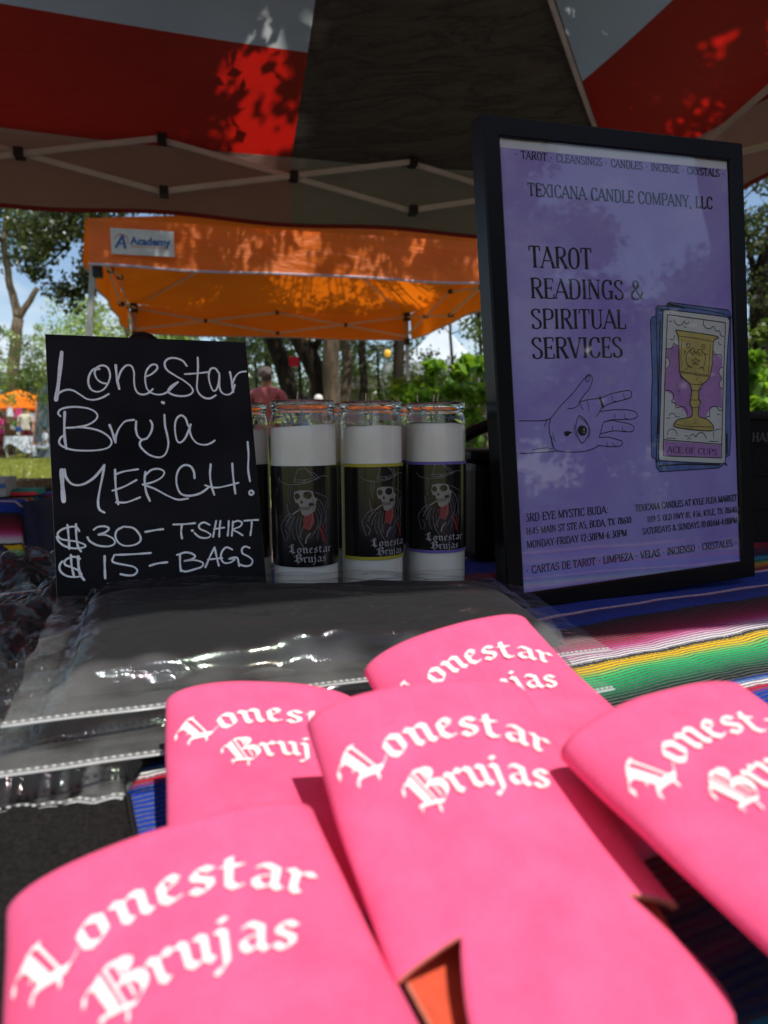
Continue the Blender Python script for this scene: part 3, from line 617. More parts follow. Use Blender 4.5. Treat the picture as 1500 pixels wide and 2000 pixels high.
def canopy(label, D, yaw, L, zv, vh, peak, cells, panels, valcol, hem, leg_tilt=None, group='pop-up canopies', legs=True, gap=(), zc=None, op=.10):
    """square pop-up tent: corner D, sides L, valance bottom at zv"""
    d = Vector((math.cos(yaw), math.sin(yaw), 0)); e = Vector((-math.sin(yaw), math.cos(yaw), 0)); D = Vector((D[0], D[1], 0))
    t = thing('pop_up_canopy', label, 'canopy', D, 0, group)
    ze = zv + vh; o2 = Vector((0, 0, 0))
    cor = [o2, d * L, d * L + e * L, e * L]; pk = (d + e) * (L / 2) + Vector((0, 0, ze + peak))
    names = ['near', 'right', 'far', 'left']
    for si in range(4):
        a, b = cor[si], cor[(si + 1) % 4]
        a = a + Vector((0, 0, ze)); b = b + Vector((0, 0, ze))
        def P(s, q, a=a, b=b):
            p = a.lerp(b, s).lerp(pk, q); sag = .05 * math.sin(PI * min(1, q)) + .03 * math.sin(PI * s) * (1 - q)
            return p - Vector((0, 0, sag - .015 * noise.noise(p * 1.3 + D)))
        for s0, s1, q0, q1, mt, lab in panels[names[si]]:
            mb = MB(); nu, nv = max(4, int(24 * (s1 - s0))), max(4, int(16 * (q1 - q0)))
            mb.grid(lambda u, v: P(s0 + (s1 - s0) * u, q0 + (q1 - q0) * v), nu, nv)
            o = mb.build('roof_panel', M[mt], t, True); o['label'] = lab
        for s0, s1, mt in valcol[names[si]]:
            mb = MB(); out = Vector(((b - a).y, -(b - a).x, 0)).normalized()
            def vf(u, v, a=a, b=b, out=out):
                s = s0 + (s1 - s0) * u; p = a.lerp(b, s) + Vector((0, 0, -vh * v)) + out * (.012 + .02 * v + .012 * math.sin(s * 23 + si) * v)
                return p + Vector((0, 0, -.012 * math.sin(PI * s * cells) ** 2 * v))
            mb.grid(vf, max(4, int(40 * (s1 - s0))), 6); mb.build('valance', M[mt], t, True)
            mb = MB(); mb.tube([vf(k / 30, 1) - Vector((0, 0, .004)) for k in range(31)], .008, 6); mb.build('hem', M[hem], t)
        # scissor truss just inside the valance
        ins = -Vector(((b - a).y, -(b - a).x, 0)).normalized() * .05; zc_ = zc if zc else ze - .12
        step = L / cells; dd = (b - a).normalized(); A0 = cor[si] + ins
        js = []
        for k in range(cells):
            for sg in (1, -1):
                p = A0 + dd * (k * step + (.05 if k == 0 else 0)) + Vector((0, 0, zc_ + sg * op)); q = A0 + dd * ((k + 1) * step - (.05 if k == cells - 1 else 0)) + Vector((0, 0, zc_ - sg * op))
                mb = MB(); mb.bar(p + ins * .2 * sg, q + ins * .2 * sg, .012, .020); mb.build('truss_bar', M['steel'], t)
                js += [p] if k else []
            js.append(A0 + dd * ((k + .5) * step) + Vector((0, 0, zc_)))
        for j in js:
            mb = MB(); mb.box(j, (.034, .05, .036), Matrix.Rotation(math.atan2(dd.y, dd.x), 3, 'Z'), .004); mb.build('joint', M['joint'], t)
    for i, c in enumerate(cor):
        inn = ((d + e) * (L / 2) - c).normalized()
        mb = MB(); mb.box(c + inn * .06 + Vector((0, 0, zc_ + op)), (.07, .07, .09), Matrix.Rotation(yaw, 3, 'Z'), .005); mb.build('corner_bracket', M['joint'], t); mb = MB(); mb.box(c + inn * .06 + Vector((0, 0, zc_ - op - .06)), (.06, .06, .07), Matrix.Rotation(yaw, 3, 'Z'), .005); mb.build('sliding_bracket', M['joint'], t)
        if legs:
            tl = Vector(leg_tilt[i]) if leg_tilt else Vector((0, 0, 0))
            mb = MB(); top = c + inn * .06 + Vector((0, 0, ze - .02)); ft = top + tl; ft.z = 0.02
            mb.bar(top, ft, .036, .036, (d.x, d.y, 0)); mb.build('leg', M['leg'], t)
            mb = MB(); mb.box(ft - Vector((0, 0, .01)), (.09, .09, .012), Matrix.Rotation(yaw, 3, 'Z'), .002); mb.build('foot_plate', M['leg'], t)
        # roof rib from the corner to the peak
        mb = MB(); mb.tube([(c + Vector((0, 0, ze - .03))).lerp(pk - Vector((0, 0, .07)), k / 8) - Vector((0, 0, .05 * math.sin(PI * k / 8))) for k in range(1, 9)], .010, 6); mb.build('roof_rib', M['steel'], t)
    return t, cor, d, e, D
OY = math.atan2(.259, .966)
RW = dict(near=[(0, 1, 0, .30, 'red_cloth', 'red lower roof panel over the counter side'), (0, 1, .30, 1, 'white_tent', 'white upper roof panel over the counter side')],
          right=[(0, 1, 0, .30, 'red_cloth', 'red lower roof panel lit in bright patches'), (0, 1, .30, 1, 'white_tent', 'white upper roof panel with sun patches')],
          far=[(0, .5, 0, 1, 'char_cloth', 'charcoal creased roof panel beside the ridge'), (.5, 1, 0, .30, 'red_cloth', 'dark red roof panel with leaf shadows'), (.5, 1, .30, 1, 'white_tent', 'grey white roof panel above the red one')],
          left=[(0, 1, 0, .30, 'red_cloth', 'red lower roof panel at the left side'), (0, 1, .30, 1, 'white_tent', 'white upper roof panel at the left side')])
VC = dict(near=[(0, 1, 'brown_val')], right=[(0, 1, 'brown_val')], far=[(0, .5, 'grey_val'), (.5, 1, 'brown_val')], left=[(0, 1, 'brown_val')])
canopy('red white and charcoal pop-up canopy overhead, sheltering the merchandise table', (-1.05, -.272), OY, 3.05, 1.85, .27, .75, 3, RW, VC, 'red_hem', zc=2.0, op=.098)
OR = {k: [(0, 1, 0, 1, 'orange_cloth', 'orange roof panel on the %s side' % k)] for k in ('near', 'right', 'far', 'left')}
OV = {k: [(0, 1, 'orange_cloth')] for k in ('near', 'right', 'far', 'left')}
NY = math.atan2(.254, .967)
tent, cor, nd, ne, nD = canopy('orange pop-up canopy with a white logo patch on its front valance', (-1.86, 4.67), NY, 3.05, 2.05, .285, .70, 2, OR, OV, 'tent_trim', leg_tilt=[(-.25, 0, 0), (.1, 0, 0), (.02, 0, 0), (-.02, 0, 0)], zc=2.185, op=.11)
# logo patch
def patch():
    rot = Matrix((nd, Vector((-nd.y, nd.x, 0)), Vector((0, 0, 1)))).transposed()
    base = nd * .14 + Vector((0, 0, 2.05 + .062)) - ne * .048
    pw, ph = .385, .160
    o = MB(); o.box((pw / 2, 0, ph / 2), (pw, .004, ph), None, .0015); p = o.build('logo_patch', M['sign_white'], tent); p.matrix_local = Matrix.Translation(base) @ rot.to_4x4(); p['label'] = 'white patch reading Academy beside a slanted blue letter'
    fn = lambda x, y, h: (x, -.002 - h, y)
    def txt(s, x, y, size, mat, off=.0, sx=1):
        cu = bpy.data.curves.new('t', 'FONT'); cu.body = s; cu.size = size; cu.offset = off; cu.resolution_u = 3
        ob = bpy.data.objects.new('t', cu); COL.objects.link(ob); dg = bpy.context.evaluated_depsgraph_get(); me = bpy.data.meshes.new_from_object(ob.evaluated_get(dg))
        V = [(x + v.co.x * sx, -.0026, y + v.co.y) for v in me.vertices]; Fc = [tuple(q.vertices) for q in me.polygons]
        bpy.data.objects.remove(ob); bpy.data.meshes.remove(me)
        q = mesh('lettering', V, Fc, mat, p); return q
    mb_ = plain('logo blue', (0.02, 0.11, 0.33), 0.6); mr = plain('logo red', (0.55, 0.12, 0.06), 0.6)
    txt('Academy', .118, .066, .066, mb_, .0028, .98)
    txt('SPORTS + OUTDOORS', .120, .046, .017, mr, .0003, 1.28)
    k = Ink(fn, 6e-4, 5e-5)
    k.stroke([(.030, .042), (.072, .118)], .015, False); k.stroke([(.072, .118), (.084, .042)], .016, False); k.stroke([(.046, .066), (.084, .066)], .009, False)
    k.build('emblem', mb_, p)
    k = Ink(fn, 9e-4, 5e-5); k.stroke([(.022, .078), (.030, .105), (.062, .124), (.095, .108), (.104, .080), (.098, .060)], lambda t, d: .006 * math.sin(PI * min(max(t, .05), .95)) + .001)
    k.build('emblem_arc', mr, p)
patch()
# small bright orange canopy across the lawn
FB = {k: [(0, 1, 0, 1, 'orange_bright', 'bright orange roof panel')] for k in ('near', 'right', 'far', 'left')}
FVc = {k: [(0, 1, 'orange_bright')] for k in ('near', 'right', 'far', 'left')}
FY = 27.0
fc = at(-48, 800, FY)
canopy('small far orange canopy over the crowded stall across the lawn', (fc.x, fc.y), math.radians(6), 2.35, 2.12, .36, .40, 2, FB, FVc, 'orange_obj')
# grey banner panel at the far stall
q = at(97, 880, 24)
t = thing('banner_panel', 'tall grey panel with a salmon edge beside the far stall', 'panel', (q.x, q.y, GH(q.x, q.y)))
mb = MB(); pts = [(-.55, 0), (.6, 0), (.6, 2.7), (-.18, 2.45)]
V = [(x, y, z) for y in (-.03, .03) for x, z in pts]; mb.add(V, [(0, 1, 2, 3), (7, 6, 5, 4), (0, 4, 5, 1), (1, 5, 6, 2), (2, 6, 7, 3), (3, 7, 4, 0)]); mb.build('board', M['grey_board'], t)
mb = MB(); mb.bar((-.57, -.04, 0), (-.21, -.04, 2.46), .09, .05); mb.build('edge_strip', M['salmon'], t)
# white marquee
def marquee():
    pk = at(863, 622, 14.5); t = thing('white_marquee', 'white peaked marquee behind the shrubs', 'marquee', (pk.x, pk.y, 0))
    hz = at(863, 715, 14.5).z; S = 1.3; mb = MB()
    rot = math.radians(28)
    for si in range(4):
        a0 = rot + si * PI / 2; a1 = a0 + PI / 2
        A = Vector((math.cos(a0), math.sin(a0), 0)) * S; B = Vector((math.cos(a1), math.sin(a1), 0)) * S
        def f(u, v): 
            e = A.lerp(B, u); z = hz + (pk.z - hz) * v ** 1.7
            return Vector((e.x * (1 - v), e.y * (1 - v), z))
        mb = MB(); mb.grid(f, 10, 10); mb.build('roof_panel', M['white_roof'], t, True)
        mb = MB(); mb.grid(lambda u, v: A.lerp(B, u) * (1 + .004) + Vector((0, 0, hz - .22 * v - .03 * math.sin(u * PI * 5) ** 2 * v)), 20, 3); mb.build('valance', M['white_roof'], t, True)
        mb = MB(); mb.tube([A + Vector((0, 0, 0)), A + Vector((0, 0, hz))], .04, 8); mb.build('leg', M['leg'], t)
    for si in (0, 1):
        a0 = rot + si * PI / 2; a1 = a0 + PI / 2
    mb = MB(); mb.grid(lambda u, v: Vector((-.85 + 1.7 * u, .5 + .05 * math.sin(u * 30), (hz - .15) * v)), 40, 4); mb.build('side_wall', M['grey_val'], t, True)
marquee()
q = at(760, 700, 15); t = thing('white_shed', 'pale low shed seen between the far trunks', 'shed', (q.x, q.y, 0), .15)
mb = MB(); mb.box((0, .6, .95), (2.2, 1.2, 1.9), None, .01); mb.build('wall', plain('pale olive siding', (0.20, 0.20, 0.15), 0.8), t)
mb = MB(); mb.add([(-1.25, -.15, 1.9), (1.25, -.15, 1.9), (1.25, 1.35, 1.9), (-1.25, 1.35, 1.9), (-1.25, .6, 2.2), (1.25, .6, 2.2)], [(0, 1, 5, 4), (2, 3, 4, 5), (0, 4, 3), (1, 2, 5), (0, 3, 2, 1)]); mb.build('roof', M['grey_val'], t)

# ------------------------------------------------------------------ overhead boughs whose shadows fall on the tent roofs
def bough_tree(label, base, roofpts, hmin, hmax, ncl, r, per, leaf, avoid, trunk_pts):
    """a live oak beside the tents; its crown fills the air between the roof and the sun"""
    cl = []
    tries = 0
    while len(cl) < ncl and tries < ncl * 40:
        tries += 1
        p = roofpts(); h = rng.uniform(hmin, hmax); c = Vector(p) + SUN * h
        if any((Vector(p) - Vector(a)).length < rr for a, rr in avoid) and rng.uniform() > .07: continue
        cl.append((np.array(c), r * rng.uniform(.5, 1.2)))
    S = np.array(SUN)
    def keep(P):
        k = (P[:, 2] - .80) / S[2]; x = P[:, 0] - S[0] * k; y = P[:, 1] - S[1] * k
        return ~((x > -.75) & (x < 1.0) & (y > -.35) & (y < .80))
    t = thing('oak_tree', label, 'tree', base); org = Vector(base); mb = MB()
    ends = []
    for P_, r0, r1 in trunk_pts:
        Q, rad = wobble(P_, r0, r1, 6, .15); mb.tube([q - org for q in Q], rad, 10); ends += Q[3:]
    for c, _ in cl[::3]:
        if not keep(np.array([c]))[0]: continue
        c = Vector(c); e = min(ends, key=lambda q: (q - c).length); mb.tube([e - org, e.lerp(c, .5) - org + Vector((0, 0, .1)), c - org], [.022, .012, .005], 5, False)
    mb.build('trunk', M['bark_dark'], t, True)
    leaves('crown', M['leaf_dark'], [(c - np.array(org), rr) for c, rr in cl], per, leaf, t, keep=lambda P: keep(P + np.array(org)))
od = Vector((math.cos(OY), math.sin(OY), 0)); oe = Vector((-math.sin(OY), math.cos(OY), 0)); oD = Vector((-1.05, -.272, 0))
def own_roof():
    s, q = rng.uniform(-.05, 1.1), rng.uniform(.18, 1.12)
    return tuple(oD + od * (3.05 * s) + oe * (3.05 * q) + Vector((0, 0, 2.2)))
def roofpt(s, q, z=2.25): return tuple(oD + od * (3.05 * s) + oe * (3.05 * q) + Vector((0, 0, z)))
AV = [(roofpt(.487, .935), .27), (roofpt(.445, .955), .22), (roofpt(.40, .90), .19), (roofpt(.235, .86), .26), (roofpt(.16, .82), .2), (roofpt(.475, .82), .22), (roofpt(.81, .78), .24), (roofpt(.785, .71), .2),
      (roofpt(.97, .80), .28), (roofpt(.93, .62), .30), (roofpt(.99, .55), .28), (roofpt(.86, .76), .20), (roofpt(.80, .64), .24), (roofpt(.97, .35), .25), (roofpt(.90, .70), .2)]
bough_tree('large live oak rising beside the stall, its boughs above the red canopy', (3.7, -.2, 0), own_roof, .9, 4.6, 3400, .19, 60, .064, AV,
           [([(3.7, -.2, 0), (3.4, -.5, 2.5), (2.6, -.9, 4.6)], .24, .15), ([(2.6, -.9, 4.6), (1.4, .2, 5.6), (0, 1.4, 6.0)], .12, .03), ([(3.4, -.5, 2.5), (2.2, .6, 4.6), (1.6, 1.8, 5.6)], .11, .03)])
def n_roof():
    s, q = rng.uniform(-.1, 1.1), rng.uniform(-.05, 1.05)
    return tuple(nD + nd * (3.05 * s) + ne * (3.05 * q) + Vector((0, 0, 2.3)))
NA = [(tuple(nD + nd * (3.05 * s) + ne * (3.05 * q) + Vector((0, 0, 2.4))), rr) for s, q, rr in ((.78, .72, .75), (.60, .84, .5), (.95, .8, .4), (.45, .72, .33), (.45, .0, .22), (.72, .02, .20), (.2, .03, .2), (.58, -.03, .2), (.9, .0, .2), (.33, .0, .16))]
bough_tree('tall live oak standing between the two stalls', (-3.6, 2.2, 0), n_roof, 1.1, 4.3, 1300, .25, 55, .065, NA,
           [([(-3.6, 2.2, 0), (-3.4, 2.3, 2.8), (-2.6, 3.0, 5.0)], .22, .14), ([(-2.6, 3.0, 5.0), (-1.0, 3.6, 5.8), (.4, 4.6, 6.0)], .11, .03)])
# drawing coordinates on the board and the poster, in tenths of a millimetre
CHALK = [[2.9,[119,-154],[102,-287],[80,-445],[60,-562]],[1.5,[60,-550],[87,-504],[140,-477],[191,-482],[248,-521],[293,-553],[351,-559],[411,-539],[461,-508]],[1.5,[391,-281],[352,-296],[320,-348],[309,-408],[326,-467],[372,-490],[424,-468],[463,-411],[481,-344],[466,-279],[425,-259],[383,-276]],[1.5,[402,-292],[370,-300],[362,-333],[378,-380],[412,-410],[447,-417]],[1.9,[530,-254],[531,-315],[536,-396],[547,-463]],[1.5,[539,-389],[568,-308],[613,-255],[654,-258],[672,-312],[669,-380],[672,-448],[692,-495],[734,-509],[779,-494],[816,-459]],[1.5,[768,-348],[816,-324],[863,-276],[857,-242],[819,-243],[779,-288],[760,-351],[761,-419],[774,-466],[816,-500],[878,-507],[937,-482],[978,-440],[1028,-393]],[1.6,[1113,-244],[1078,-196],[1014,-174],[956,-186],[927,-229],[943,-284],[1004,-331],[1078,-378],[1136,-433],[1147,-478],[1108,-510],[1043,-519],[977,-507],[941,-477],[972,-429],[1028,-393]],[1.6,[1211,-163],[1207,-255],[1195,-354],[1185,-439],[1200,-494],[1244,-532],[1296,-535],[1342,-507]],[1.5,[1089,-319],[1187,-310],[1294,-295]],[1.6,[1387,-307],[1357,-260],[1316,-266],[1295,-324],[1298,-394],[1319,-462],[1342,-464],[1364,-429],[1383,-364],[1388,-300]],[1.6,[1383,-364],[1380,-435],[1400,-485],[1446,-501],[1489,-476],[1517,-407]],[1.9,[1483,-291],[1491,-362],[1498,-476]],[1.5,[1494,-405],[1528,-332],[1572,-291],[1628,-280]],[1.9,[120,-666],[112,-782],[111,-885],[119,-974]],[1.5,[87,-701],[71,-679],[87,-646],[139,-627],[220,-622],[312,-639],[363,-682],[351,-730],[282,-776],[189,-795],[126,-798]],[1.5,[126,-798],[247,-795],[362,-820],[436,-868],[463,-921],[437,-966],[365,-987],[261,-991],[158,-981],[86,-948],[68,-916],[83,-878],[112,-859]],[1.9,[455,-777],[473,-836],[493,-925]],[1.5,[493,-921],[502,-862],[532,-797],[580,-744],[648,-731]],[1.6,[665,-744],[659,-811],[670,-871],[705,-904],[749,-885],[784,-825],[792,-771],[779,-737]],[1.6,[896,-687],[896,-785],[908,-866],[912,-947],[885,-1027],[834,-1059],[758,-1038],[700,-984],[682,-940],[699,-908],[742,-894]],[2.6,[885,-576],[895,-581]],[1.6,[1087,-786],[1068,-717],[1031,-692],[990,-731],[975,-812],[983,-907],[1009,-933],[1049,-901],[1082,-840],[1109,-772]],[1.5,[1109,-772],[1097,-827],[1114,-895],[1156,-943],[1220,-955],[1273,-938],[1301,-918]],[1.7,[1588,-935],[1586,-1054],[1572,-1179],[1579,-1290]],[1.8,[1601,-1390],[1585,-1372],[1565,-1385],[1566,-1405],[1585,-1411],[1602,-1398]],[3.2,[78,-1149],[77,-1239],[81,-1402]],[1.9,[97,-1145],[105,-1202],[135,-1254],[179,-1275],[236,-1267],[307,-1224],[363,-1162],[397,-1115]],[1.7,[397,-1115],[381,-1198],[354,-1312],[335,-1413],[341,-1479],[377,-1509]],[1.7,[477,-1156],[475,-1252],[476,-1355],[486,-1445]],[1.5,[475,-1197],[545,-1173],[656,-1157]],[1.5,[448,-1331],[538,-1301],[639,-1248]],[1.5,[470,-1429],[555,-1431],[658,-1395]],[1.7,[713,-1182],[702,-1260],[709,-1352],[733,-1428]],[1.5,[711,-1211],[761,-1166],[823,-1159],[863,-1186],[839,-1232],[769,-1269],[686,-1288]],[1.5,[686,-1288],[778,-1328],[872,-1387],[957,-1427],[1042,-1421]],[1.7,[1108,-1247],[1106,-1193],[1083,-1145],[1034,-1131],[987,-1163],[960,-1229],[959,-1309],[985,-1376],[1047,-1398],[1124,-1388],[1177,-1363],[1218,-1331]],[1.7,[1252,-1129],[1239,-1224],[1245,-1319],[1262,-1398]],[1.7,[1437,-1127],[1436,-1230],[1439,-1326],[1443,-1394]],[1.5,[1191,-1312],[1244,-1332],[1309,-1335],[1402,-1318],[1477,-1300]],[1.5,[185,-1650],[166,-1617],[119,-1612],[57,-1630],[26,-1665],[49,-1703],[104,-1719],[170,-1735],[225,-1766],[204,-1784],[134,-1784],[69,-1759],[32,-1720],[20,-1685]],[1.6,[100,-1595],[105,-1688],[106,-1786]],[1.6,[163,-1592],[161,-1691],[168,-1766],[189,-1812]],[1.5,[291,-1645],[323,-1624],[375,-1622],[405,-1641],[378,-1670],[322,-1687],[377,-1692],[433,-1727],[442,-1766],[395,-1786],[315,-1773],[258,-1735],[242,-1703]],[1.5,[520,-1633],[590,-1648],[634,-1702],[641,-1753],[600,-1785],[523,-1791],[472,-1761],[451,-1710],[466,-1660],[514,-1634]],[1.6,[683,-1686],[750,-1677],[824,-1671]],[1.5,[908,-1637],[993,-1639],[1085,-1635]],[1.6,[978,-1638],[966,-1703],[970,-1758]],[2.2,[1057,-1697],[1063,-1700]],[1.5,[1204,-1657],[1158,-1633],[1118,-1653],[1122,-1686],[1177,-1716],[1207,-1744],[1180,-1766],[1123,-1761],[1087,-1734],[1075,-1720]],[1.5,[1261,-1625],[1243,-1693],[1225,-1761]],[1.5,[1297,-1627],[1284,-1696],[1276,-1762]],[1.4,[1236,-1695],[1324,-1687]],[1.5,[1367,-1631],[1359,-1700],[1348,-1759]],[1.5,[1403,-1638],[1393,-1702],[1383,-1762]],[1.4,[1397,-1651],[1443,-1635],[1479,-1653],[1459,-1686],[1401,-1708],[1442,-1738],[1475,-1763]],[1.5,[1499,-1638],[1577,-1636],[1622,-1637]],[1.5,[1566,-1638],[1558,-1698],[1542,-1767]],[1.5,[181,-1871],[142,-1852],[98,-1859],[69,-1881],[73,-1912],[116,-1933],[160,-1961],[187,-1997],[157,-2012],[91,-2004],[48,-1976],[29,-1939],[35,-1903],[52,-1882]],[1.6,[115,-1836],[117,-1921],[130,-2007]],[2.0,[167,-1852],[167,-1937],[178,-1999],[202,-2041]],[1.7,[362,-1862],[358,-1952],[357,-2041]],[1.5,[435,-1859],[566,-1863],[714,-1863]],[1.5,[435,-1859],[417,-1905],[446,-1927],[514,-1946],[578,-1967],[602,-2000],[574,-2032],[521,-2031],[473,-2017]],[1.6,[700,-1967],[763,-1953],[839,-1949]],[1.6,[945,-1889],[940,-1960],[942,-2030]],[1.5,[920,-1894],[989,-1878],[1044,-1893],[1065,-1920],[1028,-1941],[972,-1949],[1059,-1948],[1123,-1974],[1115,-2006],[1054,-2024],[978,-2037],[940,-2019]],[1.5,[1231,-1851],[1187,-1926],[1143,-2014]],[1.5,[1231,-1851],[1241,-1930],[1254,-2010]],[1.4,[1166,-1951],[1288,-1947]],[1.5,[1378,-1881],[1331,-1858],[1293,-1888],[1276,-1940],[1298,-1987],[1349,-1991],[1393,-1965],[1342,-1959],[1411,-1953],[1425,-2026]],[1.5,[1527,-1877],[1491,-1862],[1461,-1880],[1463,-1920],[1510,-1950],[1542,-1986],[1525,-2024],[1477,-2031],[1424,-2010]]]
HAND = [[0.9,[-1347,-467],[-1169,-476],[-1063,-476],[-987,-455],[-861,-340],[-723,-234],[-630,-144],[-559,-81],[-513,-54],[-479,-86],[-490,-138],[-532,-203],[-603,-266],[-646,-315]],[0.8,[-513,-57],[-560,-99],[-544,-124],[-511,-100],[-504,-63]],[0.8,[-646,-315],[-663,-348],[-720,-373],[-786,-375]],[0.9,[-646,-315],[-549,-299],[-435,-290],[-371,-283],[-273,-252],[-156,-233],[-38,-223],[-7,-249],[-18,-291],[-114,-315],[-208,-330],[-301,-352],[-372,-381],[-408,-418],[-449,-465]],[2.6,[-398,-282],[-381,-330],[-367,-374]],[0.9,[-397,-418],[-281,-409],[-165,-408],[-25,-420],[45,-447],[53,-486],[-1,-507],[-124,-508],[-263,-505],[-368,-524]],[0.9,[-368,-524],[-264,-511],[-160,-531],[-55,-553],[5,-585],[-7,-627],[-83,-633],[-200,-617],[-293,-619],[-408,-636]],[0.8,[-368,-524],[-394,-585],[-429,-669]],[0.9,[-429,-669],[-319,-674],[-227,-698],[-149,-724],[-160,-762],[-231,-773],[-346,-763],[-449,-747]],[0.9,[-442,-750],[-507,-778],[-644,-798],[-799,-793],[-929,-772],[-981,-732],[-993,-667],[-1010,-601],[-1012,-518],[-987,-455]],[0.9,[-1356,-774],[-1209,-777],[-1059,-777],[-930,-776]],[0.6,[-1217,-746],[-1100,-744],[-983,-752]],[0.6,[-1164,-736],[-1035,-734]],[0.7,[-1067,-534],[-1042,-489],[-1037,-466]],[0.7,[-639,-315],[-630,-358],[-603,-391]],[0.7,[-554,-314],[-539,-362],[-537,-409]],[0.6,[-251,-268],[-235,-322],[-203,-323]],[0.6,[-106,-254],[-94,-306],[-66,-303]],[0.6,[-226,-450],[-226,-494]],[0.6,[-109,-455],[-104,-499],[-71,-497]],[0.6,[-266,-563],[-255,-611],[-218,-613]],[0.6,[-139,-574],[-129,-621],[-92,-619]],[0.6,[-340,-721],[-328,-760]],[0.6,[-264,-729],[-254,-764],[-226,-762]],[0.6,[-974,-603],[-966,-650],[-951,-687]],[0.6,[-990,-630],[-985,-686],[-966,-733]],[0.9,[-658,-445],[-599,-481],[-554,-549],[-550,-611],[-585,-674],[-639,-714],[-681,-659],[-703,-589],[-695,-514],[-658,-445]],[0.6,[-644,-475],[-579,-520],[-534,-597],[-560,-671]],[0.6,[-718,-532],[-726,-588],[-702,-649]],[-1,[-627,-542],[-594,-553],[-571,-580],[-575,-614],[-599,-641],[-635,-645],[-668,-628],[-686,-593],[-677,-562],[-654,-544]],[-1,[-744,-605],[-788,-592],[-827,-590],[-848,-609],[-834,-634],[-801,-640],[-778,-619]],[-2,[-613,-574],[-603,-581],[-608,-593],[-621,-589]],[-2,[-613,-604],[-606,-610],[-611,-618],[-620,-612]]]
